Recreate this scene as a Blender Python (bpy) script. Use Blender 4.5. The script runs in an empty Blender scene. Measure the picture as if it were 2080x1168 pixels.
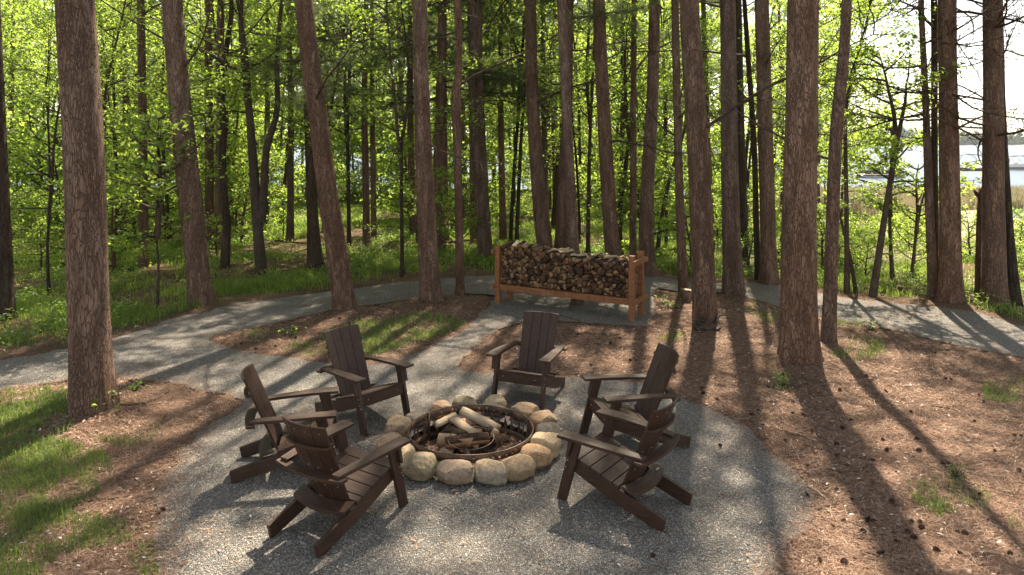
import bpy, bmesh, math, random
import numpy as np
from mathutils import Vector, Matrix, Euler

R = math.radians
sc = bpy.context.scene
col = sc.collection

# ------------------------------------------------------------------ camera, world, sun, exposure
F = 1450.0            # focal length in photograph pixels (photo 2080 wide)
CAMH = 3.1
HOR = 287.0
cam_d = bpy.data.cameras.new('camera')
cam = bpy.data.objects.new('camera', cam_d); col.objects.link(cam)
cam.location = (0, 0, CAMH); cam.rotation_euler = (R(90), 0, 0)
cam_d.sensor_width = 36; cam_d.lens = F / 2080 * 36
cam_d.shift_y = -(584 - HOR) / 2080
cam_d.clip_start = 0.1; cam_d.clip_end = 6000
sc.camera = cam

SUN_EL, SUN_AZ = R(53), R(14)      # azimuth to the right of the view axis (+Y)
w = bpy.data.worlds.new('World'); sc.world = w; w.use_nodes = True
nt = w.node_tree
sky = nt.nodes.new('ShaderNodeTexSky'); sky.sky_type = 'NISHITA'; sky.sun_disc = False
sky.sun_elevation = SUN_EL; sky.sun_rotation = SUN_AZ
sky.air_density = 1.0; sky.dust_density = 0.6; sky.ozone_density = 1.0
bg = nt.nodes['Background']; bg.inputs['Strength'].default_value = 0.085
hs = nt.nodes.new('ShaderNodeHueSaturation'); hs.inputs['Saturation'].default_value = 0.5     # thin white cloud veil
nt.links.new(sky.outputs[0], hs.inputs['Color']); nt.links.new(hs.outputs[0], bg.inputs['Color'])
sd = bpy.data.lights.new('sun', 'SUN'); sd.energy = 5.0; sd.angle = R(0.8); sd.color = (1.0, 0.93, 0.84)
sun = bpy.data.objects.new('sun', sd); col.objects.link(sun)
sdir = Vector((math.sin(SUN_AZ) * math.cos(SUN_EL), math.cos(SUN_AZ) * math.cos(SUN_EL), math.sin(SUN_EL)))
sun.rotation_euler = sdir.to_track_quat('Z', 'Y').to_euler()
sun.location = (10, 30, 40)
sc.view_settings.view_transform = 'Standard'; sc.view_settings.look = 'None'
sc.view_settings.exposure = 1.97; sc.view_settings.gamma = 1
sc.view_settings.use_white_balance = True; sc.view_settings.white_balance_temperature = 7500; sc.view_settings.white_balance_tint = 8
sc.render.engine = 'CYCLES'
sc.cycles.max_bounces = 7; sc.cycles.diffuse_bounces = 4; sc.cycles.transmission_bounces = 5
sc.cycles.glossy_bounces = 2; sc.cycles.transparent_max_bounces = 4
sc.cycles.use_denoising = True
sc.cycles.sample_clamp_indirect = 6.0

# ------------------------------------------------------------------ numpy helpers
rng = np.random.default_rng(7)
random.seed(7)

def smooth(a, b, x):
    t = np.clip((x - a) / (b - a), 0, 1); return t * t * (3 - 2 * t)

_perm = np.random.default_rng(3).random((64, 64))
def vnoise(x, y, s=1.0):
    x = np.asarray(x, float) * s; y = np.asarray(y, float) * s
    xi = np.floor(x).astype(int); yi = np.floor(y).astype(int)
    fx = x - xi; fy = y - yi; fx = fx * fx * (3 - 2 * fx); fy = fy * fy * (3 - 2 * fy)
    p = lambda a, b: _perm[a % 64, b % 64]
    return (p(xi, yi) * (1 - fx) + p(xi + 1, yi) * fx) * (1 - fy) + (p(xi, yi + 1) * (1 - fx) + p(xi + 1, yi + 1) * fx) * fy
def fbm(x, y, s=1.0):
    return (vnoise(x, y, s) * .5 + vnoise(x + 7, y + 3, s * 2.1) * .3 + vnoise(x + 13, y + 9, s * 4.3) * .2)

PIT = (-0.42, 7.30); PR = 0.64
MOUNDS = []   # (x, y, height, radius)
def gz0(x, y):
    x = np.asarray(x, float); y = np.asarray(y, float)
    yy = np.maximum(y, 1.0)
    s = smooth(0.10, 0.42, x / yy)
    dr = smooth(17, 36, y) * 2.0
    dl = smooth(44, 72, y) * 2.0
    z = -(dr * s + dl * (1 - s))
    out = smooth(9.5, 13, np.hypot(x + .2, y - 6.5)) * smooth(13.5, 17, y + 0 * x)
    z = z + out * (fbm(x, y, .25) - .5) * .5 * smooth(60, 40, y)
    # left side falls away a little beyond the path
    z = z - smooth(-5.5, -12, x) * smooth(9, 16, y) * .25 * smooth(60, 30, y)
    # lake bed and far shore
    z = np.where(y > 66, z - smooth(66, 90, y) * 2.5, z)
    z = z + smooth(880, 960, y) * 6 + smooth(1000, 1500, y) * 12
    return z
def gz(x, y):
    z = gz0(x, y)
    for mx, my, mh, mr in MOUNDS:
        z = z + mh * np.exp(-((x - mx) ** 2 + (y - my) ** 2) / (mr * mr))
    return z
def gp(px, py):
    """ground point seen at photograph pixel"""
    lo, hi = 1.5, 400.0
    X = (px - 1040) / F
    for _ in range(50):
        m = (lo + hi) / 2
        zr = CAMH - (py - HOR) / F * m
        if zr > float(gz0(X * m, m)): lo = m
        else: hi = m
    return X * lo, lo

def mesh_np(name, V, faces, mats=(), midx=None, smooth_=False):
    """V (n,3); faces: array (m,k) or list of such arrays"""
    if not isinstance(faces, list): faces = [faces]
    faces = [f for f in faces if len(f)]
    me = bpy.data.meshes.new(name)
    me.vertices.add(len(V)); me.vertices.foreach_set('co', np.asarray(V, np.float32).ravel())
    nl = sum(f.size for f in faces); npoly = sum(len(f) for f in faces)
    me.loops.add(nl); me.polygons.add(npoly)
    me.loops.foreach_set('vertex_index', np.concatenate([f.ravel() for f in faces]).astype(np.int32))
    tot = np.concatenate([np.full(len(f), f.shape[1]) for f in faces])
    st = np.concatenate([[0], np.cumsum(tot)[:-1]])
    me.polygons.foreach_set('loop_start', st.astype(np.int32))
    me.polygons.foreach_set('loop_total', tot.astype(np.int32))
    for m in mats: me.materials.append(m)
    if midx is not None: me.polygons.foreach_set('material_index', np.asarray(midx, np.int32))
    if smooth_: me.polygons.foreach_set('use_smooth', np.ones(npoly, bool))
    me.update(calc_edges=True)
    return me

def link(name, me, parent=None, loc=(0, 0, 0), rot=(0, 0, 0), scale=(1, 1, 1)):
    o = bpy.data.objects.new(name, me); col.objects.link(o)
    o.location = loc; o.rotation_euler = rot; o.scale = scale
    if parent is not None: o.parent = parent
    return o
def tag(o, label=None, cat=None, group=None, kind=None):
    if label: o['label'] = label
    if cat: o['category'] = cat
    if group: o['group'] = group
    if kind: o['kind'] = kind
    return o
def thing(name, label, cat, loc=(0, 0, 0), rz=0, group=None):
    return tag(link(name, None, None, loc, (0, 0, rz)), label, cat, group)

class Geo:
    """collects pieces with material index"""
    def __init__(s): s.V = []; s.q = []; s.t = []; s.qm = []; s.tm = []; s.n = 0
    def add(s, V, Fc, m=0):
        V = np.asarray(V, float); Fc = np.asarray(Fc, int)
        if len(Fc) == 0: return
        if Fc.shape[1] == 4: s.q.append(Fc + s.n); s.qm.append(np.full(len(Fc), m))
        else: s.t.append(Fc + s.n); s.tm.append(np.full(len(Fc), m))
        s.V.append(V); s.n += len(V)
    def mesh(s, name, mats, smooth_=False):
        fs = []; mi = []
        if s.q: fs.append(np.concatenate(s.q)); mi.append(np.concatenate(s.qm))
        if s.t: fs.append(np.concatenate(s.t)); mi.append(np.concatenate(s.tm))
        return mesh_np(name, np.concatenate(s.V), fs, mats, np.concatenate(mi), smooth_)

def tube(P, rad, n=8, lob=0.0, seed=0, cap=True, flare=None):
    P = np.asarray(P, float); rad = np.asarray(rad, float); k = len(P)
    T = np.gradient(P, axis=0); T /= np.linalg.norm(T, axis=1)[:, None] + 1e-9
    up = np.array([0, 0, 1.0]) if abs(T[0][2]) < .8 else np.array([1.0, 0, 0])
    U = np.cross(T, up); U /= np.linalg.norm(U, axis=1)[:, None] + 1e-9
    W = np.cross(T, U)
    a = np.linspace(0, 2 * np.pi, n, endpoint=False)
    rr = np.repeat(rad[:, None], n, 1)
    if lob:
        r_ = np.random.default_rng(seed); p = r_.random(4) * 6.28
        z = np.cumsum(np.r_[0, np.linalg.norm(np.diff(P, axis=0), axis=1)])[:, None]
        rr = rr * (1 + lob * (np.sin(3 * a + p[0] + z * .5) * .5 + np.sin(5 * a + p[1] + z * 1.9) * .35 + np.sin(2 * a + p[2] - z * .9) * .4 + np.sin(9 * a + z * 5.1 + p[3]) * .22 + np.sin(13 * a - z * 7.3 + p[0]) * .2))
        if flare is not None:
            rr = rr * (1 + flare[:, None] * (.6 + .55 * np.sin(5 * a + p[1]) + .3 * np.sin(3 * a + p[3])))
    V = P[:, None] + rr[..., None] * (np.cos(a)[None, :, None] * U[:, None] + np.sin(a)[None, :, None] * W[:, None])
    V = V.reshape(-1, 3)
    i = np.arange(k - 1)[:, None] * n; j = np.arange(n)[None]; j2 = (j + 1) % n
    Q = np.stack([i + j, i + j2, i + n + j2, i + n + j], -1).reshape(-1, 4)
    if cap:
        c0 = len(V); V = np.vstack([V, P[0], P[-1]])
        jj = np.arange(n)
        t0 = np.stack([np.full(n, c0), (jj + 1) % n, jj], -1); b = (k - 1) * n
        t1 = np.stack([np.full(n, c0 + 1), b + jj, b + (jj + 1) % n], -1)
        Tt = np.vstack([t0, t1])
        Q = np.vstack([Q, np.c_[Tt, Tt[:, 2:3]]]) if False else Q
        return V, Q, Tt
    return V, Q, np.zeros((0, 3), int)
def gtube(g, P, rad, n=6, m=0, **k):
    V, Q, T = tube(P, rad, n, **k)
    b = g.n; g.V.append(V); g.n += len(V)
    g.q.append(Q + b); g.qm.append(np.full(len(Q), m))
    if len(T): g.t.append(T + b); g.tm.append(np.full(len(T), m))

# ------------------------------------------------------------------ materials
class NT:
    def __init__(s, name):
        s.m = bpy.data.materials.new(name); s.m.use_nodes = True; s.t = s.m.node_tree
        s.b = s.t.nodes['Principled BSDF']; s.out = s.t.nodes['Material Output']
    def n(s, typ, **k):
        x = s.t.nodes.new(typ)
        for a, v in k.items():
            if a.startswith('i_'):
                x.inputs[a[2:].replace('_', ' ')].default_value = v
            else: setattr(x, a, v)
        return x
    def l(s, a, b): s.t.links.new(a, b)
    def coord(s, scale=(1, 1, 1), kind='Object', jitter=True):
        tc = s.n('ShaderNodeTexCoord'); mp = s.n('ShaderNodeMapping'); mp.inputs['Scale'].default_value = scale
        if jitter:
            oi = s.n('ShaderNodeObjectInfo'); ml = s.n('ShaderNodeMath', operation='MULTIPLY'); ml.inputs[1].default_value = 37.0
            s.l(oi.outputs['Random'], ml.inputs[0]); s.l(ml.outputs[0], mp.inputs['Location'])
        s.l(tc.outputs[kind], mp.inputs['Vector']); return mp.outputs[0]
    def noise(s, vec, scale, detail=4, rough=.55, dist=0):
        x = s.n('ShaderNodeTexNoise'); x.inputs['Scale'].default_value = scale; x.inputs['Detail'].default_value = detail
        x.inputs['Roughness'].default_value = rough; x.inputs['Distortion'].default_value = dist
        s.l(vec, x.inputs['Vector']); return x.outputs['Fac']
    def ramp(s, fac, stops, interp='LINEAR'):
        x = s.n('ShaderNodeValToRGB'); cr = x.color_ramp; cr.interpolation = interp
        while len(cr.elements) < len(stops): cr.elements.new(.5)
        for e, (p, c) in zip(cr.elements, stops):
            e.position = p; e.color = (*c, 1) if len(c) == 3 else c
        s.l(fac, x.inputs[0]); return x.outputs[0]
    def mix(s, fac, a, b, mode='MIX'):
        x = s.n('ShaderNodeMix', data_type='RGBA', blend_type=mode)
        for v, i in ((fac, 0), (a, 6), (b, 7)):
            if hasattr(v, 'links'): s.l(v, x.inputs[i])
            elif i == 0: x.inputs[0].default_value = v
            else: x.inputs[i].default_value = (*v, 1)
        return x.outputs[2]
    def math(s, op, a, b=0.0, clamp=False):
        x = s.n('ShaderNodeMath', operation=op, use_clamp=clamp)
        for v, i in ((a, 0), (b, 1)):
            if hasattr(v, 'links'): s.l(v, x.inputs[i])
            else: x.inputs[i].default_value = v
        return x.outputs[0]
    def bump(s, h, strength=.5, dist=.01):
        x = s.n('ShaderNodeBump'); x.inputs['Strength'].default_value = strength; x.inputs['Distance'].default_value = dist
        s.l(h, x.inputs['Height']); s.l(x.outputs[0], s.b.inputs['Normal']); return x
    def base(s, c, rough=.7, spec=.3):
        if hasattr(c, 'links'): s.l(c, s.b.inputs['Base Color'])
        else: s.b.inputs['Base Color'].default_value = (*c, 1)
        s.b.inputs['Roughness'].default_value = rough; s.b.inputs['Specular IOR Level'].default_value = spec
    def rnd(s):
        return s.n('ShaderNodeObjectInfo').outputs['Random']

M = {}
def bark_mat(name, lo, hi, crack, zs=.22, vs=15, d=.012, red=None):
    k = NT(name)
    v = k.coord((1, 1, zs))
    def warp(amount, sc_):
        nz = k.n('ShaderNodeTexNoise'); nz.inputs['Scale'].default_value = sc_; nz.inputs['Detail'].default_value = 4; k.l(v, nz.inputs['Vector'])
        ad = k.n('ShaderNodeVectorMath', operation='MULTIPLY_ADD'); k.l(nz.outputs['Color'], ad.inputs[0]); ad.inputs[1].default_value = (amount,) * 3; k.l(v, ad.inputs[2]); return ad.outputs[0]
    def cells(vec, sc_, wid):
        vo = k.n('ShaderNodeTexVoronoi', feature='DISTANCE_TO_EDGE'); vo.inputs['Scale'].default_value = sc_; k.l(vec, vo.inputs['Vector'])
        vc = k.n('ShaderNodeTexVoronoi', feature='F1'); vc.inputs['Scale'].default_value = sc_; k.l(vec, vc.inputs['Vector'])
        return k.ramp(vo.outputs[0], [(0, (0, 0, 0)), (wid, (1, 1, 1))]), vc.outputs['Color']
    w1 = warp(.20, 7)
    ck1, c1 = cells(w1, vs, .085); ck2, c2 = cells(warp(.14, 12), vs * 1.9, .16)
    fine = k.noise(k.coord((1, 1, .3)), 75, 6, .75)
    mid = k.noise(k.coord((1, 1, .18)), 24, 5, .7, .8)
    big = k.noise(v, 2.2, 4, .6)
    gate = k.ramp(k.noise(v, 9, 3), [(.4, (0, 0, 0)), (.6, (1, 1, 1))])
    c = k.mix(k.ramp(big, [(.35, (0, 0, 0)), (.65, (1, 1, 1))]), lo, hi)
    if red:
        tc = k.n('ShaderNodeTexCoord'); sx = k.n('ShaderNodeSeparateXYZ'); k.l(tc.outputs['Object'], sx.inputs[0])
        hgt = k.math('ADD', sx.outputs[2], k.math('MULTIPLY', big, 3.0))
        f = k.ramp(k.math('DIVIDE', hgt, 8.0), [(.15, (1, 1, 1)), (.65, (.15, .15, .15))])
        c = k.mix(k.math('MULTIPLY', f, .65), c, red)
    sep = k.n('ShaderNodeSeparateColor'); k.l(c1, sep.inputs[0])
    c = k.mix(k.math('MULTIPLY', sep.outputs[0], .28), c, tuple(min(1, x * 1.35) for x in hi))
    c = k.mix(k.math('MULTIPLY', sep.outputs[1], .25), c, tuple(x * .55 for x in lo))
    c = k.mix(k.ramp(mid, [(.35, (0, 0, 0)), (.62, (1, 1, 1))]), k.mix(.35, c, crack), c)
    c = k.mix(k.ramp(fine, [(.3, (0, 0, 0)), (.7, (1, 1, 1))]), k.mix(.5, c, crack), c)
    ck = k.math('MULTIPLY', ck1, k.mix(gate, ck2, (1, 1, 1)))
    c = k.mix(ck, k.mix(.12, crack, c), c)
    t = k.ramp(k.rnd(), [(0, (.80, .80, .80)), (.35, (1.05, .98, .93)), (.7, (.92, .82, .76)), (1, (1.2, 1.02, .92))])
    c = k.mix(1.0, c, t, 'MULTIPLY')
    k.base(c, .92, .1)
    h = k.math('ADD', k.math('MULTIPLY', ck, 1.2), k.math('ADD', k.math('MULTIPLY', fine, .5), k.math('MULTIPLY', mid, .8)))
    k.bump(h, 1.0, d)
    return k.m
M['pinebark'] = bark_mat('pine_bark', (.20, .142, .11), (.32, .26, .22), (.075, .05, .038), zs=.2, vs=30, d=.013, red=(.27, .15, .105))
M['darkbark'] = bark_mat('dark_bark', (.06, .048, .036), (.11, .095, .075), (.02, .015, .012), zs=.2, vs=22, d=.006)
M['twig'] = bark_mat('twig_bark', (.085, .065, .05), (.15, .125, .10), (.04, .03, .024), zs=.5, vs=30, d=.003)

def leaf_mat(name, c1, c2, t1, t2, tr=.5, rough=.5):
    k = NT(name)
    v = k.coord((1, 1, 1), jitter=False)
    wn = k.n('ShaderNodeNewGeometry')
    f = wn.outputs['Random Per Island']
    rn = k.rnd()
    cl = k.noise(v, .9, 2)
    f2 = k.math('ADD', k.math('MULTIPLY', f, .5), k.math('ADD', k.math('MULTIPLY', rn, .35), k.math('MULTIPLY', k.math('SUBTRACT', cl, .4), .6)), clamp=True)
    c = k.mix(f2, c1, c2); t = k.mix(f2, t1, t2)
    k.base(c, rough, .35)
    ts = k.n('ShaderNodeBsdfTranslucent'); k.l(t, ts.inputs['Color'])
    mx = k.n('ShaderNodeMixShader'); mx.inputs[0].default_value = tr
    k.l(k.b.outputs[0], mx.inputs[1]); k.l(ts.outputs[0], mx.inputs[2]); k.l(mx.outputs[0], k.out.inputs['Surface'])
    return k.m
M['leaf'] = leaf_mat('broad_leaf', (.05, .10, .022), (.10, .16, .04), (.22, .38, .035), (.52, .64, .12), .6)
M['herb'] = leaf_mat('herb_leaf', (.07, .13, .03), (.15, .21, .06), (.20, .36, .04), (.42, .54, .11), .5)
M['needle'] = leaf_mat('pine_needle', (.045, .07, .03), (.085, .115, .05), (.12, .18, .05), (.20, .27, .09), .4)
M['grass'] = leaf_mat('grass_blade', (.055, .10, .028), (.14, .17, .06), (.12, .24, .035), (.30, .37, .09), .42)
M['meadow'] = leaf_mat('meadow_blade', (.09, .15, .03), (.19, .23, .07), (.20, .34, .04), (.40, .48, .10), .5)
M['reed'] = leaf_mat('reed_blade', (.30, .225, .17), (.20, .22, .10), (.32, .24, .17), (.25, .28, .11), .35)

def simple(name, c, rough=.7, spec=.3, metal=0):
    k = NT(name); k.base(c, rough, spec); k.b.inputs['Metallic'].default_value = metal; return k.m

# chair lumber: dark brown with lengthwise grain
def lumber(name, axis):
    k = NT(name)
    s = [26, 26, 26]; s[axis] = 1.6
    v = k.coord(tuple(s)); g = k.noise(v, 3.2, 6, .65)
    c = k.ramp(g, [(.3, (.020, .0095, .006)), (.55, (.043, .0205, .0135)), (.8, (.088, .046, .031))])
    big = k.noise(k.coord((1, 1, 1)), 3.0, 3)
    dust = k.ramp(big, [(.45, (0, 0, 0)), (.8, (.2, .2, .2))])
    c = k.mix(dust, c, (.13, .095, .075))
    k.base(c, .5, .3)
    rr = k.ramp(k.noise(v, 2.0, 3), [(.3, (.42, .42, .42)), (.7, (.65, .65, .65))]); k.l(rr, k.b.inputs['Roughness'])
    k.bump(g, .35, .002)
    return k.m
M['lumx'] = lumber('brown_lumber_across', 0)
M['lumy'] = lumber('brown_lumber_along', 1)
M['lumz'] = lumber('brown_lumber_upright', 2)
M['screw'] = simple('screw_head', (.6, .55, .5), .35, .5, .6)

def cedar():
    k = NT('cedar_timber')
    g = k.noise(k.coord((1.5, 14, 14)), 3, 6, .6); g2 = k.noise(k.coord((14, 14, 1.5)), 3, 6, .6)
    b = k.noise(k.coord(), 2.5, 3)
    c = k.ramp(k.math('MULTIPLY', k.math('ADD', g, g2), .5), [(.35, (.11, .04, .016)), (.5, (.22, .084, .032)), (.65, (.34, .15, .062))])
    c = k.mix(k.ramp(b, [(.4, (0, 0, 0)), (.75, (.5, .5, .5))]), c, (.13, .065, .035))
    k.base(c, .6, .3); k.bump(g, .3, .003); return k.m
M['cedar'] = cedar()

def endgrain():
    k = NT('log_end_grain')
    r = k.rnd(); v = k.coord((1, 1, 1))
    n = k.noise(v, 14, 5, .7)
    c = k.ramp(r, [(0, (.03, .018, .012)), (.3, (.09, .045, .024)), (.6, (.20, .105, .05)), (.85, (.36, .22, .12)), (1, (.06, .04, .03))])
    c = k.mix(k.ramp(n, [(.35, (0, 0, 0)), (.7, (1, 1, 1))]), k.mix(.6, c, (.05, .03, .02)), c)
    k.base(c, .85, .15); k.bump(n, .6, .006); return k.m
def splitface():
    k = NT('log_split_face')
    r = k.rnd(); v = k.coord((30, 2.2, 30))
    n = k.noise(v, 2, 5, .7)
    c = k.ramp(r, [(0, (.07, .04, .025)), (.5, (.14, .09, .06)), (1, (.11, .08, .06))])
    c = k.mix(k.ramp(n, [(.35, (0, 0, 0)), (.65, (1, 1, 1))]), k.mix(.6, c, (.06, .04, .03)), c)
    k.base(c, .85, .15); k.bump(n, .7, .006); return k.m
def splitpale():
    k = NT('weathered_log_face')
    r = k.rnd(); v = k.coord((38, 3, 38))
    n = k.noise(v, 2, 5, .7)
    c = k.ramp(r, [(0, (.42, .29, .18)), (.5, (.46, .37, .27)), (1, (.38, .22, .12))])
    c = k.mix(k.ramp(n, [(.35, (0, 0, 0)), (.6, (1, 1, 1))]), k.mix(.55, c, (.12, .08, .05)), c)
    k.base(c, .85, .15); k.bump(n, .7, .006); return k.m
M['endgrain'] = endgrain(); M['split'] = splitface(); M['pale'] = splitpale()
M['logbark'] = bark_mat('log_bark', (.07, .05, .038), (.14, .10, .075), (.025, .018, .014), zs=1, vs=24, d=.006)

def steel():
    k = NT('rusted_steel')
    n = k.noise(k.coord((1, 1, 1)), 9, 6, .65)
    c = k.ramp(n, [(.3, (.04, .03, .024)), (.48, (.085, .06, .045)), (.6, (.17, .085, .045)), (.75, (.22, .16, .12))])
    k.base(c, .6, .4); k.b.inputs['Metallic'].default_value = .3; k.bump(n, .3, .002); return k.m
M['steel'] = steel()

def rock(name, a, b, c3):
    k = NT(name)
    v = k.coord()
    n1 = k.noise(v, 3.0, 4, .6, .4); n2 = k.noise(v, 26, 5, .75); n3 = k.noise(v, 90, 3, .7)
    c = k.ramp(n1, [(.3, a), (.52, b), (.72, c3)])
    c = k.mix(k.ramp(n2, [(.38, (.55, .55, .55)), (.5, (0, 0, 0))]), c, tuple(x * .45 for x in a))
    c = k.mix(k.ramp(n3, [(.55, (0, 0, 0)), (.7, (.5, .5, .5))]), c, (.5, .45, .38))
    k.base(c, .85, .2)
    k.bump(k.math('ADD', n2, k.math('MULTIPLY', n3, .5)), .85, .013); return k.m
ROCKS = {
    'tan': rock('tan_fieldstone', (.18, .125, .08), (.31, .215, .135), (.40, .21, .10)),
    'grey': rock('grey_fieldstone', (.16, .138, .11), (.26, .215, .165), (.36, .25, .145)),
    'pale': rock('pale_fieldstone', (.27, .20, .13), (.42, .32, .205), (.50, .36, .21)),
    'olive': rock('olive_fieldstone', (.15, .12, .08), (.24, .195, .13), (.36, .245, .13)),
    'rusty': rock('rusty_fieldstone', (.20, .15, .115), (.30, .215, .15), (.42, .20, .085)),
}

def gravel_mat():
    k = NT('crushed_gravel')
    v = k.coord(jitter=False)
    vo = k.n('ShaderNodeTexVoronoi', feature='F1'); vo.inputs['Scale'].default_value = 78; k.l(v, vo.inputs['Vector'])
    vd = k.n('ShaderNodeTexVoronoi', feature='DISTANCE_TO_EDGE'); vd.inputs['Scale'].default_value = 78; k.l(v, vd.inputs['Vector'])
    sep = k.n('ShaderNodeSeparateColor'); k.l(vo.outputs['Color'], sep.inputs[0])
    c = k.ramp(sep.outputs[0], [(0, (.15, .14, .128)), (.35, (.215, .202, .186)), (.7, (.29, .272, .248)), (.92, (.37, .345, .315)), (1, (.45, .415, .365))])
    n = k.noise(v, 1.3, 5, .65)
    c = k.mix(k.ramp(n, [(.45, (0, 0, 0)), (.8, (.45, .45, .45))]), c, (.24, .17, .12))
    n2 = k.noise(v, 24, 3, .6)
    c = k.mix(k.ramp(n2, [(.6, (0, 0, 0)), (.72, (.55, .55, .55))]), c, (.20, .115, .075))
    e = k.ramp(vd.outputs[0], [(0, (.25, .25, .25)), (.16, (1, 1, 1))])
    c = k.mix(1.0, c, e, 'MULTIPLY')
    k.base(c, .9, .2)
    h = k.math('ADD', k.ramp(vd.outputs[0], [(0, (0, 0, 0)), (.3, (1, 1, 1))]), sep.outputs[1])
    k.bump(h, .9, .012); return k.m
M['gravel'] = gravel_mat()

def stone_bits():
    k = NT('gravel_chip')
    g = k.n('ShaderNodeNewGeometry').outputs['Random Per Island']
    c = k.ramp(g, [(0, (.14, .132, .12)), (.4, (.21, .198, .183)), (.75, (.29, .273, .25)), (.95, (.39, .365, .33)), (1, (.24, .17, .12))])
    k.base(c, .85, .25); return k.m
M['chip'] = stone_bits()

def ground_mat():
    k = NT('forest_floor')
    v = k.coord(jitter=False)
    at = k.n('ShaderNodeVertexColor'); at.layer_name = 'zone'
    sp = k.n('ShaderNodeSeparateColor'); k.l(at.outputs['Color'], sp.inputs[0])
    n1 = k.noise(v, .9, 5, .6); n2 = k.noise(v, 9, 5, .7); n3 = k.noise(v, 55, 4, .75, 1.5)
    c = k.ramp(n3, [(.28, (.035, .022, .016)), (.45, (.115, .068, .047)), (.6, (.195, .122, .088)), (.8, (.33, .24, .18))])
    c = k.mix(k.ramp(n1, [(.4, (0, 0, 0)), (.62, (.85, .85, .85))]), c, (.085, .05, .034))
    c = k.mix(k.ramp(n2, [(.55, (0, 0, 0)), (.75, (.6, .6, .6))]), c, (.225, .155, .115))
    gr = k.ramp(n3, [(.3, (.025, .04, .012)), (.6, (.07, .115, .025)), (.8, (.15, .17, .06))])
    gm = k.math('MULTIPLY', sp.outputs[1], k.ramp(n2, [(.3, (.55, .55, .55)), (.6, (1, 1, 1))]))
    c = k.mix(gm, c, gr)
    mr = k.ramp(n3, [(.3, (.18, .14, .11)), (.55, (.36, .29, .245)), (.8, (.52, .46, .41))])
    mr = k.mix(k.ramp(n1, [(.45, (0, 0, 0)), (.7, (.7, .7, .7))]), mr, (.17, .19, .07))
    c = k.mix(sp.outputs[2], c, mr)
    k.base(c, .95, .1)
    k.bump(k.math('ADD', n3, k.math('MULTIPLY', n2, .7)), .9, .03); return k.m
M['ground'] = ground_mat()
def litter_mat(name, stops, rough=.8):
    k = NT(name); g = k.n('ShaderNodeNewGeometry').outputs['Random Per Island']
    k.base(k.ramp(g, stops), rough, .2); return k.m
M['litter'] = litter_mat('needle_litter', [(0, (.09, .045, .03)), (.45, (.20, .112, .075)), (.8, (.32, .20, .14)), (1, (.46, .35, .27))])
M['dryleaf'] = litter_mat('dry_leaf', [(0, (.12, .065, .04)), (.4, (.26, .16, .10)), (.75, (.45, .33, .25)), (1, (.62, .56, .50))])
M['cone'] = simple('cone_scale', (.085, .05, .036), .8, .2)
def water_mat():
    k = NT('lake_water')
    v = k.coord((1, .35, 1), jitter=False)
    k.base((.07, .10, .14), .38, .25); k.b.inputs['IOR'].default_value = 1.2
    n = k.noise(v, 1.1, 5, .6)
    k.bump(n, .35, .12); return k.m
M['water'] = water_mat()
M['farwood'] = leaf_mat('far_foliage', (.04, .07, .03), (.08, .12, .04), (.05, .09, .03), (.08, .12, .04), .2)

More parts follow.
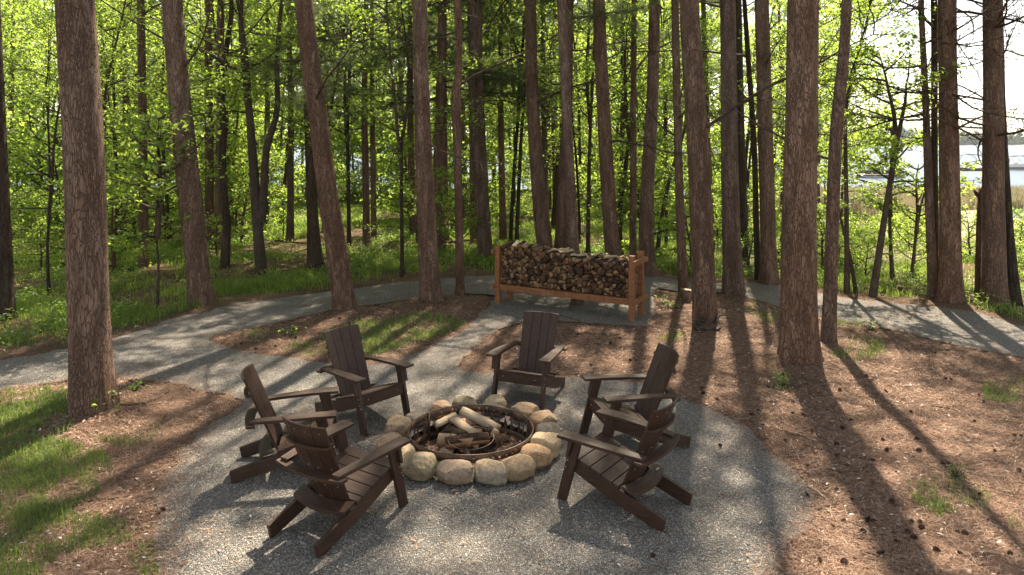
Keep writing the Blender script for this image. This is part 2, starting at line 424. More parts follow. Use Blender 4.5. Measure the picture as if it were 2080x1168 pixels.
# ------------------------------------------------------------------ tree list (photo pixels: x, y, width; first entry = foot)
def P_(label, pts, H, cb, cs=1.0, bark='pinebark', dead=0, kind='pine', var=0, group=None, bough=0):
    return dict(label=label, pts=pts, H=H, cb=cb, cs=cs, bark=bark, dead=dead, kind=kind, var=var, group=group, bough=bough)
PINES = [
 P_('thick red pine trunk nearest the camera beside the left gravel path', [(187,842,84),(180,640,77),(173,400,74),(163,200,71),(152,0,69)], 21, 9.5, 1.1, dead=0),
 P_('straight pine leaning left on the needle berm behind the left path', [(409,622,46),(398,500,44),(386,400,45),(370,250,43),(349,0,39)], 21, 9.5, dead=2),
 P_('strongly leaning pine whose foot stands in the path edge above the slatted chair', [(699,632,43),(683,500,41),(667,400,40),(645,230,38),(617,0,36)], 21, 9, dead=1),
 P_('tall pine standing at the island tip between path and wood rack', [(874,615,41),(866,450,37),(860,300,33),(856,150,31),(853,0,30)], 20, 8.5, dead=2),
 P_('thin pine with crooked kink and fork just left of the wood rack', [(935,601,18),(932,450,17),(929,300,17),(926,205,20),(931,150,15),(932,80,14),(930,0,14)], 15, 8.5, .7, dead=3),
 P_('broad based pine on the green floor left behind the wood rack', [(986,524,31),(979,400,29),(972,280,28),(967,160,27),(966,0,25)], 19, 7.0, dead=3, bough=5),
 P_('grey pine behind the kinked thin pine, half hidden', [(895,512,25),(890,400,22),(893,250,20),(897,100,18),(899,0,17)], 18, 5.6, dead=2, bough=6),
 P_('pine rising behind the left third of the firewood stack, leaning left', [(1113,545,33),(1100,440,32),(1088,300,27),(1080,150,25),(1077,0,23)], 20, 8, dead=4, bough=2),
 P_('upright pine crossing behind its leaning neighbour above the firewood', [(1139,540,32),(1144,430,29),(1151,250,22),(1155,100,18),(1157,0,17)], 19, 7, dead=2, bough=3),
 P_('slim leaning pine directly behind the rack with its foot seen under it', [(1174,618,25),(1165,500,23),(1157,350,21),(1149,180,20),(1141,0,20)], 19, 8.5, .75, dead=2),
 P_('pine rising behind the right third of the firewood stack', [(1250,570,36),(1242,480,31),(1233,350,29),(1224,180,26),(1216,0,25)], 20, 9, .75, dead=2),
 P_('slim dark red trunk between the two pines at the right rack end', [(1286,540,15),(1286,400,14),(1287,200,12),(1288,0,11)], 17, 7, .7, dead=4),
 P_('curved pine with wide foot behind the right end of the rack', [(1318,560,34),(1313,480,30),(1316,350,27),(1325,200,24),(1330,0,22)], 20, 9, .75, dead=2),
 P_('thin pale pine right of the rack beside the sawn stump', [(1388,592,19),(1382,450,18),(1376,250,16),(1371,0,15)], 17, 9, .7, dead=3),
 P_('thick pine with charred wood at its foot right of the rack', [(1431,655,48),(1428,520,46),(1420,350,43),(1410,180,41),(1399,0,39)], 21, 10, 1.45, dead=1),
 P_('pine on the near edge of the right path, foot widening to a root', [(1491,602,42),(1486,480,36),(1482,300,33),(1480,150,32),(1478,0,31)], 20, 9, 1.3, dead=2),
 P_('orange tinted pine standing right at the far edge of the right path', [(1563,582,38),(1560,480,31),(1555,300,30),(1551,150,28),(1547,0,27)], 20, 8.5, 1.5, dead=2),
 P_('massive upright pine on the needle bed right of centre', [(1622,740,76),(1622,600,70),(1625,400,64),(1629,200,61),(1632,0,60)], 22, 10, 1.45, dead=0),
 P_('slim pine bowed to the right beside the massive pine', [(1682,695,30),(1688,560,26),(1692,420,25),(1699,270,25),(1712,130,22),(1720,0,20)], 18, 9, 1.25, dead=2),
 P_('slim leaning trunk touching the left side of the pair by the lake', [(1894,615,18),(1891,500,17),(1887,400,16),(1880,200,13),(1871,0,11)], 16, 6.5, .7, dead=16),
 P_('dark slender trunk half hidden behind the slim one by the lake', [(1906,600,13),(1900,450,13),(1898,250,12),(1897,0,12)], 17, 6.5, .7, bark='darkbark', dead=10),
 P_('straight thick pine on the lake side with a root on the path edge', [(1931,621,46),(1930,500,39),(1928,300,36),(1926,150,34),(1924,0,34)], 21, 9, 1.75, dead=14),
 P_('straight thick pine furthest to the right, its foot on needles', [(2020,627,48),(2019,500,41),(2018,300,38),(2017,150,36),(2016,0,35)], 21, 9, 1.7, dead=18),
 P_('leaning mossy trunk coming out behind the rightmost thick pine', [(2062,627,26),(2050,480,18),(2040,330,16),(2034,200,15),(2030,0,13)], 17, 9, .7, bark='darkbark', dead=4),
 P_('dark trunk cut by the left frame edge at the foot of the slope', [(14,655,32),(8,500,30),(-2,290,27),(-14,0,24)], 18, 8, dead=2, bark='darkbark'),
 P_('straight pine with an orange scar in the wood left of the path', [(292,542,21),(291,400,18),(289,200,16),(286,0,15)], 18, 7.5, dead=6),
 P_('reddish twin pine, the left one, in the wood behind the bent trunk', [(426,506,21),(425,350,17),(424,200,15),(423,0,14)], 18, 8, dead=3),
 P_('reddish twin pine, the right one, in the wood behind the bent trunk', [(446,507,20),(446,350,17),(447,200,15),(449,0,14)], 18, 8, dead=3),
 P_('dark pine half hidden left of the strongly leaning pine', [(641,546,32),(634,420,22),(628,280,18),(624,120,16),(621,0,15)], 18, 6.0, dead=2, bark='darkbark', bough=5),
 P_('small straight pine trunk on the bright green floor in the wood', [(760,492,12),(758,350,11),(756,150,9),(755,0,8)], 18, 6, dead=3, bough=5),
 P_('dark upright trunk in the gap between two path edge pines', [(1510,530,20),(1507,400,19),(1503,200,15),(1500,0,13)], 18, 7, dead=3, bark='darkbark', bough=3),
 P_('dark slim trunk just left of the orange tinted pine', [(1539,573,13),(1536,450,12),(1532,300,11),(1520,120,10),(1512,0,9)], 15, 7, .7, dead=3, bark='darkbark'),
]
BROAD = [  # broadleaf trees with drawn trunks
 P_('bent broadleaf trunk with a second stem swinging right out of it', [(533,556,22),(522,450,20),(515,340,18),(504,200,14),(492,100,12),(489,0,11)], 10, 3.5, kind='oak', bark='twig'),
 P_('crooked dark trunk weaving up behind the berm pine', [(457,543,18),(461,430,16),(450,350,15),(458,240,13),(450,150,11),(468,60,10),(470,0,9)], 9, 3.2, kind='oak', bark='darkbark'),
 P_('slender wavy sapling behind the island tip pine on its left', [(817,563,8),(816,420,7),(815,290,7),(824,246,6),(830,150,5),(822,60,4)], 7.5, 2.4, kind='sap', bark='darkbark'),
 P_('dark thin trunk leaning right, left one of a pair behind the rack', [(1037,494,8),(1041,400,8),(1050,270,7),(1060,130,6),(1066,0,5)], 11, 4, kind='sap', bark='darkbark'),
 P_('dark thin trunk leaning right, right one of a pair behind the rack', [(1049,496,8),(1053,400,8),(1058,290,7),(1068,150,6),(1078,0,5)], 11, 4, kind='sap', bark='darkbark'),
 P_('thin grey trunk between the leaning rack pines', [(1195,520,9),(1195,420,8),(1199,260,7),(1206,120,6),(1210,0,5)], 10, 3.5, kind='sap', bark='twig'),
 P_('curved trunk bowing right behind the firewood stack', [(1262,528,11),(1258,440,10),(1268,360,9),(1282,240,8),(1290,100,6)], 9, 3.2, kind='sap', bark='darkbark'),
 P_('thin trunk leaning far right behind the rack end post', [(1334,520,9),(1346,430,8),(1366,340,7),(1388,275,6),(1400,180,5)], 6, 2.6, kind='sap', bark='twig'),
 P_('upright slim trunk beside the bowed pine on the lake side', [(1720,594,11),(1720,480,9),(1718,350,8),(1716,230,7),(1712,80,5)], 7.5, 3.4, kind='sap', bark='twig'),
 P_('short bare stem curving left at the grass edge of the path', [(1739,594,8),(1728,530,7),(1714,470,6),(1704,430,4)], 2.4, 1.6, .35, kind='sap', bark='twig'),
 P_('leaning leafy tree by the water, boat seen behind it', [(1773,603,15),(1788,500,13),(1800,420,11),(1813,340,10),(1827,264,9),(1840,200,6)], 4.9, 2.9, .6, kind='sap', bark='twig'),
 P_('short sapling behind the leaning leafy tree by the water', [(1813,567,9),(1808,480,7),(1808,400,6),(1818,340,4)], 3.4, 1.4, .45, kind='sap', bark='twig'),
 P_('forked sapling left of the slim trunk by the lake', [(1851,566,6),(1858,500,6),(1868,430,5),(1879,385,3)], 2.6, 1.0, .4, kind='sap', bark='twig'),
 P_('thin bare sapling on the slope left of the berm pine', [(319,632,6),(322,540,5),(316,450,4),(326,360,3)], 3.5, 1.3, .35, kind='sap', bark='darkbark'),
 P_('thin sapling with sparse leaves right of the nearest pine', [(236,510,7),(238,400,6),(236,300,5),(230,150,4)], 7, 2.5, .7, kind='sap', bark='darkbark'),
 P_('leafy sapling on the slope left of the nearest pine', [(100,600,7),(96,500,6),(102,400,5),(98,250,4)], 6, 1.6, .7, kind='sap', bark='darkbark'),
 P_('dark sapling growing between the berm pine and the straight scarred pine', [(345,490,9),(337,380,7),(330,250,6),(332,100,4)], 10, 3, .8, kind='sap', bark='darkbark'),
 P_('young broadleaf trunk right of the strongly leaning pine', [(709,504,9),(708,400,8),(706,250,7),(712,100,5)], 9, 2.8, .8, kind='sap', bark='darkbark'),
]
def place(t):
    px, py, wd = t['pts'][0]
    x, y = gp(px, py); t['x'] = x; t['y'] = y; t['r0'] = wd / 2 / F * y
for t in PINES + BROAD: place(t)
for t in PINES:
    if t['r0'] > .12 and t['y'] < 16: MOUNDS.append((t['x'], t['y'], .05 + .15 * t['r0'], .45 + t['r0']))

# ------------------------------------------------------------------ zones in world coordinates
def poly_w(pts): return np.array([gp(*p) for p in pts])
def inside(poly, x, y):
    x = np.asarray(x); y = np.asarray(y); c = np.zeros(x.shape, bool); j = len(poly) - 1
    for i in range(len(poly)):
        xi, yi = poly[i]; xj, yj = poly[j]
        c ^= ((yi > y) != (yj > y)) & (x < (xj - xi) * (y - yi) / (yj - yi + 1e-12) + xi); j = i
    return c
gravel_px = [(-500, 800), (-250, 760), (0, 733), (120, 712), (225, 692), (330, 655), (420, 636), (520, 612), (610, 600), (700, 588), (800, 577), (900, 566), (1000, 560), (1100, 556), (1200, 556), (1330, 560),
    (1400, 574), (1480, 578), (1560, 583), (1620, 590), (1700, 604), (1800, 613), (1900, 628), (2000, 644), (2080, 662), (2300, 700), (2700, 790),
    (2700, 880), (2300, 770), (2080, 727), (1980, 708), (1850, 678), (1760, 662), (1660, 640), (1580, 622), (1500, 606), (1440, 600), (1380, 592), (1330, 588), (1325, 640), (1320, 662), (1240, 660), (1160, 655), (1075, 652),
    (1010, 672), (965, 700), (945, 730), (945, 752), (1030, 757), (1130, 763), (1230, 770), (1340, 786), (1400, 812), (1500, 860), (1580, 925), (1630, 985), (1650, 1040), (1640, 1090), (1600, 1130), (1560, 1180), (1480, 1300),
    (400, 1300), (330, 1180), (300, 1100), (310, 1030), (335, 970), (390, 900), (450, 855), (500, 822), (470, 800), (400, 793), (330, 778), (250, 771), (130, 776), (0, 792), (-250, 840), (-500, 900)]
island_px = [(412, 693), (440, 684), (500, 668), (580, 652), (650, 641), (740, 626), (820, 615), (900, 604), (960, 598), (1000, 600), (1000, 612), (985, 630), (960, 655), (905, 690), (850, 716), (790, 738), (720, 742), (640, 736), (540, 722), (450, 706)]
def roughen(poly, step=.12, amp=.09, seed=1):
    out = []; n = len(poly)
    # catmull-rom for soft outline, then noise
    for i in range(n):
        p0, p1, p2, p3 = poly[i - 1], poly[i], poly[(i + 1) % n], poly[(i + 2) % n]
        L = np.linalg.norm(p2 - p1); k = max(2, int(L / step))
        for a in range(k):
            t = a / k
            q = .5 * ((2 * p1) + (-p0 + p2) * t + (2 * p0 - 5 * p1 + 4 * p2 - p3) * t * t + (-p0 + 3 * p1 - 3 * p2 + p3) * t ** 3)
            out.append(q)
    out = np.array(out)
    d = np.c_[fbm(out[:, 0] + seed, out[:, 1], 2.2) - .5, fbm(out[:, 1] + 31 + seed, out[:, 0], 2.2) - .5]
    d2 = np.c_[vnoise(out[:, 0], out[:, 1], 11) - .5, vnoise(out[:, 1] + 5, out[:, 0], 11) - .5]
    return out + d * amp * 3 + d2 * amp * .5
GRAVEL = roughen(poly_w(gravel_px)); ISLAND = roughen(poly_w(island_px), seed=5)
def on_gravel(x, y): return inside(GRAVEL, x, y) & ~inside(ISLAND, x, y)

grass_polys = [  # (pixels, density)
    ([(-300, 800), (0, 797), (135, 785), (150, 880), (100, 900), (0, 900), (-300, 980)], 1.0),
    ([(-300, 880), (0, 885), (110, 900), (215, 925), (235, 960), (190, 1010), (110, 1060), (60, 1120), (0, 1150), (-300, 1400)], 1.0),
    ([(-60, 1050), (110, 1040), (240, 1060), (300, 1075), (260, 1105), (120, 1130), (60, 1200), (-60, 1250)], .5),
    ([(230, 885), (330, 850), (340, 880), (260, 915), (190, 905)], .35),
    ([(250, 1140), (320, 1080), (390, 1100), (400, 1180), (300, 1200)], .3),
    ([(660, 672), (730, 655), (860, 640), (920, 645), (950, 660), (880, 690), (800, 712), (740, 735), (640, 730), (575, 715), (590, 700), (650, 695)], .9),
    ([(480, 680), (530, 668), (570, 675), (520, 692)], .6),
    ([(1710, 690), (1790, 680), (1800, 720), (1740, 745), (1690, 730)], .8),
    ([(1840, 985), (1960, 970), (2020, 1010), (1990, 1050), (1900, 1055), (1840, 1010)], .75),
    ([(2030, 1050), (2100, 1060), (2100, 1100), (2030, 1085)], .5),
    ([(1990, 780), (2080, 770), (2090, 830), (2000, 815)], .5),
    ([(1560, 610), (1620, 640), (1560, 660), (1500, 625)], .4),
    ([(1330, 690), (1370, 665), (1400, 680), (1370, 700)], .25),
    ([(1570, 760), (1610, 770), (1600, 800), (1570, 795)], .3),
    ([(1700, 640), (1760, 650), (1740, 668), (1700, 660)], .6),
]
GRASS = [(poly_w(p), d) for p, d in grass_polys]
far_edge = poly_w([p for p in gravel_px[:27]])
def beyond_path(x, y):
    """true on the far side of the path"""
    o = np.argsort(far_edge[:, 0]); return y > np.interp(x, far_edge[o, 0], far_edge[o, 1]) + .05
def grassiness(x, y):
    g = np.zeros(np.shape(x))
    for p, d in GRASS: g = np.maximum(g, inside(p, x, y) * d)
    b = beyond_path(x, y)
    e = np.argsort(far_edge[:, 0]); dd = y - np.interp(x, far_edge[e, 0], far_edge[e, 1])
    far = smooth(.15, 1.3, dd) * np.clip((fbm(x, y, .8) - .36) * 3.6, .10, 1)
    return np.where(b, np.maximum(g, far), g * np.clip((fbm(x, y, 1.4) - .2) * 2.6, 0, 1))
def marshiness(x, y):
    s = smooth(.30, .40, x / np.maximum(y, 1)); return s * smooth(18, 23, y)

# ------------------------------------------------------------------ the ground sheet
def axis(lo, hi, d, a, b):
    c = list(np.arange(lo, hi, d)); s = d; v = hi
    while v < b: c.append(v); s *= 1.13; v += s
    c.append(b); s = d; v = lo - d
    while v > a: c.insert(0, v); s *= 1.13; v -= s
    c.insert(0, a); return np.array(c)
xs = axis(-9, 11, .14, -1800, 1800); ys = axis(2.5, 17.5, .14, -60, 2600)
GX, GY = np.meshgrid(xs, ys)
GZ = gz(GX, GY)
GZ = GZ + (fbm(GX, GY, 3.3) - .5) * .035 * smooth(.3, 1.2, np.hypot(GX + .42, GY - 7.3)) * (~on_gravel(GX, GY))
dp = np.hypot(GX - PIT[0], GY - PIT[1]); GZ = np.where(dp < .78, -.15, GZ)
GZ = np.where(on_gravel(GX, GY) & (dp >= .78), GZ - .03, GZ)
nx, ny = len(xs), len(ys)
V = np.c_[GX.ravel(), GY.ravel(), GZ.ravel()]
I = (np.arange(ny - 1)[:, None] * nx + np.arange(nx - 1)[None]).ravel()
me = mesh_np('ground', V, np.c_[I, I + 1, I + nx + 1, I + nx], [M['ground']], smooth_=True)
ca = me.color_attributes.new('zone', 'FLOAT_COLOR', 'POINT')
zc = np.zeros((len(V), 4)); zc[:, 3] = 1
zc[:, 1] = np.clip(grassiness(V[:, 0], V[:, 1]), 0, 1); zc[:, 2] = marshiness(V[:, 0], V[:, 1])
zc[:, 1] *= (1 - zc[:, 2])
ca.data.foreach_set('color', zc.astype(np.float32).ravel())
tag(link('ground', me), kind='structure')

# gravel sheet: rough outline, island cut out, hole for the fire ring
from mathutils.geometry import delaunay_2d_cdt
hole = np.array([(PIT[0] + (PR + .01) * math.cos(a), PIT[1] + (PR + .01) * math.sin(a)) for a in np.linspace(0, 6.283, 48, endpoint=False)])
isl = ISLAND
pts = [Vector(p) for p in GRAVEL] + [Vector(p) for p in isl] + [Vector(p) for p in hole]
fc = [list(range(len(GRAVEL)))]
edges = []
o = 0
for L in (len(GRAVEL), len(isl), len(hole)):
    edges += [(o + i, o + (i + 1) % L) for i in range(L)]; o += L
gx, gy = np.meshgrid(np.arange(-16, 24, .3), np.arange(2, 20, .3)); gx = gx.ravel() + rng.normal(0, .04, gx.size); gy = gy.ravel() + rng.normal(0, .04, gy.size)
k_ = on_gravel(gx, gy) & (np.hypot(gx - PIT[0], gy - PIT[1]) > PR + .08)
pts += [Vector((a, b)) for a, b in zip(gx[k_], gy[k_])]
vv, ee, ff, *_ = delaunay_2d_cdt(pts, edges, [], 0, 1e-5)
vv = np.array([(v.x, v.y) for v in vv]); tri = np.array([f for f in ff if len(f) == 3])
cen = vv[tri].mean(1)
kk = on_gravel(cen[:, 0], cen[:, 1]) & (np.hypot(cen[:, 0] - PIT[0], cen[:, 1] - PIT[1]) > PR)
tri = tri[kk]
zz = gz(vv[:, 0], vv[:, 1]) + .006 + (fbm(vv[:, 0], vv[:, 1], 1.2) - .5) * .02
me = mesh_np('gravel_path', np.c_[vv, zz], tri, [M['gravel']], smooth_=True)
tag(link('gravel_path', me), kind='structure')

# lake
W_ = np.array([(-1800, 48, -2.02), (1800, 48, -2.02), (1800, 980, -2.02), (-1800, 980, -2.02)])
tag(link('lake', mesh_np('lake', W_, np.array([[0, 1, 2, 3]]), [M['water']])), kind='structure')

# ------------------------------------------------------------------ scattered stuff
def sample(n, x0, x1, y0, y1, bias=1.0):
    """points denser toward the camera"""
    u = rng.random(n); y = y0 * (y1 / y0) ** (u ** bias); f = rng.uniform(-1, 1, n) * .80 * y + rng.normal(0, .3, n)
    m = (f > x0) & (f < x1); return f[m], y[m]
def blades(x, y, h, wd, lean=.5, name='grass', mat='grass', seed=0, nseg=2):
    n = len(x); r = np.random.default_rng(seed); a = r.random(n) * 6.283
    ux, uy = np.cos(a), np.sin(a); la = r.random(n) * 6.283; ln = r.random(n) * lean * h
    z = gz(x, y) - .01
    b0 = np.c_[x - ux * wd, y - uy * wd, z]; b1 = np.c_[x + ux * wd, y + uy * wd, z]
    mx = x + np.cos(la) * ln * .3; my = y + np.sin(la) * ln * .3; mz = z + h * .6
    m0 = np.c_[mx - ux * wd * .8, my - uy * wd * .8, mz]; m1 = np.c_[mx + ux * wd * .8, my + uy * wd * .8, mz]
    tp = np.c_[x + np.cos(la) * ln, y + np.sin(la) * ln, z + h * (1 - .3 * ln / (h + 1e-6))]
    V = np.stack([b0, b1, m1, m0, tp], 1).reshape(-1, 3); i = np.arange(n)[:, None] * 5
    return mesh_np(name, V, [i + np.array([[0, 1, 2, 3]]), i + np.array([[3, 2, 4]])], [M[mat]])
x, y = sample(900000, -14, 16, 3.3, 15, 1.0)
g = grassiness(x, y); k_ = (rng.random(len(x)) < g * .75 * np.clip((fbm(x + 3, y + 5, 3.2) - .3) * 4, .08, 1.3)) & ~on_gravel(x, y) & ~beyond_path(x, y)
x, y = x[k_], y[k_]
h = rng.uniform(.04, .13, len(x)) * (.7 + .6 * fbm(x, y, 1.2))
tag(link('grass', blades(x, y, h, rng.uniform(.0015, .003, len(x)) * (1 + y / 9), .9)), 'short bright green grass growing in patches through the needle litter', 'grass', kind='stuff')
x, y = sample(420000, -30, 34, 9, 42, .8)
g = grassiness(x, y) * (1 - marshiness(x, y)); k_ = (rng.random(len(x)) < g) & beyond_path(x, y); x, y = x[k_], y[k_]
h = rng.uniform(.06, .2, len(x)) * (.5 + fbm(x, y, .8))
tag(link('meadow_grass', blades(x, y, h, rng.uniform(.002, .004, len(x)) * y / 8, .9, 'meadow_grass', 'meadow', seed=3)), 'sparse green forest grass on the floor beyond the path', 'grass', kind='stuff')

def leaves_at(C, size, up=.6, r=None, wid=.62):
    """kite leaves at centres C"""
    n = len(C); r = r or rng
    N = r.normal(size=(n, 3)); N[:, 2] = np.abs(N[:, 2]) + up; N /= np.linalg.norm(N, axis=1)[:, None]
    A = r.normal(size=(n, 3)); A -= (A * N).sum(1)[:, None] * N; A /= np.linalg.norm(A, axis=1)[:, None]
    B = np.cross(N, A); s = (size * r.uniform(.6, 1.25, n))[:, None]
    fold = N * s * .13
    V = np.stack([C - A * s * .5, C + B * s * .5 * wid - A * s * .05 + fold, C + A * s * .55 , C - B * s * .5 * wid - A * s * .05 + fold], 1).reshape(-1, 3)
    i = np.arange(n)[:, None] * 4
    return V, np.concatenate([i + np.array([[0, 1, 2]]), i + np.array([[0, 2, 3]])])
# low herbs
x, y = sample(30000, -30, 30, 9, 36, .8)
g = grassiness(x, y) * (1 - marshiness(x, y)); k_ = (rng.random(len(x)) < g * .9 * np.clip((fbm(x + 9, y, .7) - .35) * 5, 0, 1)) & beyond_path(x, y); x, y = x[k_], y[k_]
k6 = 7; cx = np.repeat(x, k6) + rng.normal(0, .07, len(x) * k6); cy = np.repeat(y, k6) + rng.normal(0, .07, len(x) * k6)
cz = gz(cx, cy) + rng.uniform(.03, .22, len(cx))
V, Fq = leaves_at(np.c_[cx, cy, cz], .075, 1.2)
tag(link('ground_cover', mesh_np('ground_cover', V, Fq, [M['herb']])), 'low leafy herbs covering the forest floor behind the path', 'undergrowth', kind='stuff')

# needle litter
x, y = sample(520000, -14, 16, 3.3, 14, 1.0)
k_ = ~on_gravel(x, y) & ~beyond_path(x, y); x, y = x[k_], y[k_]
ex = rng.normal(0, .12, len(x)); x2, y2 = x + ex, y + rng.normal(0, .12, len(x))
n = len(x2); a = rng.random(n) * 6.283; L = rng.uniform(.03, .065, n); wd = .0009 * (1 + y2 / 5)
z = gz(x2, y2) + rng.uniform(.004, .028, n); dz = rng.normal(0, .008, n)
c, s = np.cos(a), np.sin(a)
V = np.stack([np.c_[x2 - c * L - s * wd, y2 - s * L + c * wd, z - dz], np.c_[x2 - c * L + s * wd, y2 - s * L - c * wd, z - dz],
              np.c_[x2 + c * L, y2 + s * L, z + dz]], 1).reshape(-1, 3)
tag(link('needle_litter', mesh_np('needle_litter', V, np.arange(n * 3).reshape(-1, 3), [M['litter']])), 'rust brown fallen pine needles carpeting the ground around the gravel', 'needle litter', kind='stuff')
x, y = sample(150000, -12, 14, 3.5, 15, 1.0)
k_ = on_gravel(x, y); x, y = x[k_], y[k_]
nz_ = fbm(x + 20, y + 4, .6); k_ = (rng.random(len(x)) < np.clip((nz_ - .44) * 3, .04, .8)) & (np.hypot(x - PIT[0], y - PIT[1]) > PR + .05); x2, y2 = x[k_], y[k_]
n = len(x2); a = rng.random(n) * 6.283; L = rng.uniform(.02, .055, n); wd = .0011 * (1 + y2 / 5); z = gz(x2, y2) + rng.uniform(.016, .024, n)
c, s = np.cos(a), np.sin(a)
V = np.stack([np.c_[x2 - c * L - s * wd, y2 - s * L + c * wd, z], np.c_[x2 - c * L + s * wd, y2 - s * L - c * wd, z], np.c_[x2 + c * L, y2 + s * L, z]], 1).reshape(-1, 3)
tag(link('blown_needles', mesh_np('blown_needles', V, np.arange(n * 3).reshape(-1, 3), [M['litter']])), 'loose brown needles blown in drifts over the gravel', 'needle litter', kind='stuff')
# dry leaves and bark flakes
x, y = sample(24000, -14, 16, 3.3, 16, .9)
k_ = (~on_gravel(x, y) & (rng.random(len(x)) < .9 * np.clip((fbm(x, y, .9) - .33) * 3, .06, .8))) | (on_gravel(x, y) & (rng.random(len(x)) < .04))
x, y = x[k_], y[k_]
k_ = np.hypot(x - PIT[0], y - PIT[1]) > .95; x, y = x[k_], y[k_]
V, Fq = leaves_at(np.c_[x, y, gz(x, y) + .022], .034 + .02 * rng.random(len(x)) ** 3, 4.0, wid=.45)
tag(link('leaf_litter', mesh_np('leaf_litter', V, Fq, [M['dryleaf']])), 'pale dry leaves and bark flakes strewn over the needles', 'leaf litter', kind='stuff')
# small broken twigs
x, y = sample(5200, -12, 15, 3.4, 15, .95); k_ = ~on_gravel(x, y) & ~beyond_path(x, y); x, y = x[k_], y[k_]
n = len(x); a = rng.random(n) * 6.283; L = rng.uniform(.025, .11, n); q = rng.uniform(.0014, .0035, n); z = gz(x, y) + .02; c, s = np.cos(a), np.sin(a); b_ = rng.normal(0, .2, n) * L
ring_ = lambda px_, py_, k: [np.c_[px_ - s * q * k, py_ + c * q * k, z], np.c_[px_ + s * q * k, py_ - c * q * k, z], np.c_[px_, py_, z + q * 1.7 * k]]
V = np.stack(ring_(x - c * L, y - s * L, 1) + ring_(x - s * b_, y + c * b_, .9) + ring_(x + c * L, y + s * L, .6), 1).reshape(-1, 3); i = np.arange(n)[:, None] * 9
tag(link('twig_litter', mesh_np('twig_litter', V, np.concatenate([i + np.array([f]) for o_ in (0, 3) for f in ((o_, o_ + 3, o_ + 5, o_ + 2), (o_ + 2, o_ + 5, o_ + 4, o_ + 1))]), [M['twig']])), 'small broken twigs scattered over the pine needles', 'twigs', kind='stuff')
# gravel chips
x, y = sample(120000, -12, 14, 3.6, 13, 1.0)
k_ = on_gravel(x, y) & (np.hypot(x - PIT[0], y - PIT[1]) > PR + .03)
x, y = x[k_] + rng.normal(0, .05, k_.sum()), y[k_] + rng.normal(0, .05, k_.sum()); n = len(x)
oct_ = np.array([(1, 0, 0), (0, 1, 0), (-1, 0, 0), (0, -1, 0), (0, 0, 1)], float)
s = rng.uniform(.0035, .0085, n)[:, None, None] * (1 + rng.normal(0, .25, (n, 5, 1)))
a = rng.random(n) * 6.283; ca_, sa_ = np.cos(a)[:, None], np.sin(a)[:, None]
O = oct_[None] * s * np.array([1.25, .85, .8]); O = np.stack([O[..., 0] * ca_ - O[..., 1] * sa_, O[..., 0] * sa_ + O[..., 1] * ca_, O[..., 2]], -1)
V = (np.stack([x, y, gz(x, y) + .008 + (fbm(x, y, 1.2) - .5) * .02], -1)[:, None] + O).reshape(-1, 3); i = np.arange(n)[:, None] * 5
tag(link('gravel_chips', mesh_np('gravel_chips', V, np.concatenate([i + np.array([f]) for f in ((0, 1, 4), (1, 2, 4), (2, 3, 4), (3, 0, 4))]), [M['chip']])), 'loose grey stone chips on the gravel surface', 'gravel', kind='stuff')

# reeds by the lake
n = 60000; y = rng.uniform(42, 69, n); x = y * rng.uniform(.25, .95, n)
k_ = fbm(x, y, .12) + (y - 42) / 27 * .5 > .55; x, y = x[k_], y[k_]
tag(link('reeds', blades(x, y, rng.uniform(.5, 1.25, len(x)), .03, .4, 'reeds', 'reed', 5)), 'tan and green reeds along the near lake shore', 'reeds', kind='stuff')
n = 40000; y = rng.uniform(19, 45, n); x = y * rng.uniform(.33, .95, n)
tag(link('dry_marsh_stalks', blades(x, y, rng.uniform(.03, .22, n), .012, 2.5, 'dry_marsh_stalks', 'reed', 6)), 'flattened pale dry stalks on the marsh between path and lake', 'reeds', kind='stuff')

# far shore woods
g = Geo()
bm = bmesh.new(); bmesh.ops.create_icosphere(bm, subdivisions=2, radius=1); bv = np.array([v.co for v in bm.verts]); bf = np.array([[v.index for v in f.verts] for f in bm.faces]); bm.free()
for i in range(1100):
    fx = rng.uniform(-900, 950); fy = 900 + rng.uniform(0, 60) + (abs(fx) * .05)
    hh = rng.uniform(5.5, 10) * (.8 + .5 * vnoise(fx, 0, .006)); ww = rng.uniform(4, 8)
    V = bv * np.array([ww, ww, hh]) * (1 + .22 * rng.normal(size=(len(bv), 1))) + np.array([fx, fy, float(gz0(fx, fy)) * .5 - 1 + hh * .8])
    g.add(V, bf)
tag(link('far_shore_woods', g.mesh('far_shore_woods', [M['farwood']])), 'hazy green woods on the far shore of the lake', 'woods', kind='stuff')

# ------------------------------------------------------------------ plant mesh makers
def spline(pts, n):
    pts = np.asarray(pts, float); m = len(pts); t = np.linspace(0, m - 1, n); i = np.clip(t.astype(int), 0, m - 2); f = (t - i)[:, None]
    g_ = lambda k: pts[np.clip(k, 0, m - 1)]
    p0, p1, p2, p3 = g_(i - 1), g_(i), g_(i + 1), g_(i + 2)
    return .5 * (2 * p1 + (p2 - p0) * f + (2 * p0 - 5 * p1 + 4 * p2 - p3) * f * f + (-p0 + 3 * p1 - 3 * p2 + p3) * f ** 3)
def wiggle(p0, d, L, n, amp, r, droop=0.0):
    P = [np.array(p0, float)]; d = np.array(d, float); d /= np.linalg.norm(d)
    for i in range(n):
        d = d + r.normal(0, amp, 3) + np.array([0, 0, droop]); d /= np.linalg.norm(d); P.append(P[-1] + d * L / n)
    return np.array(P)

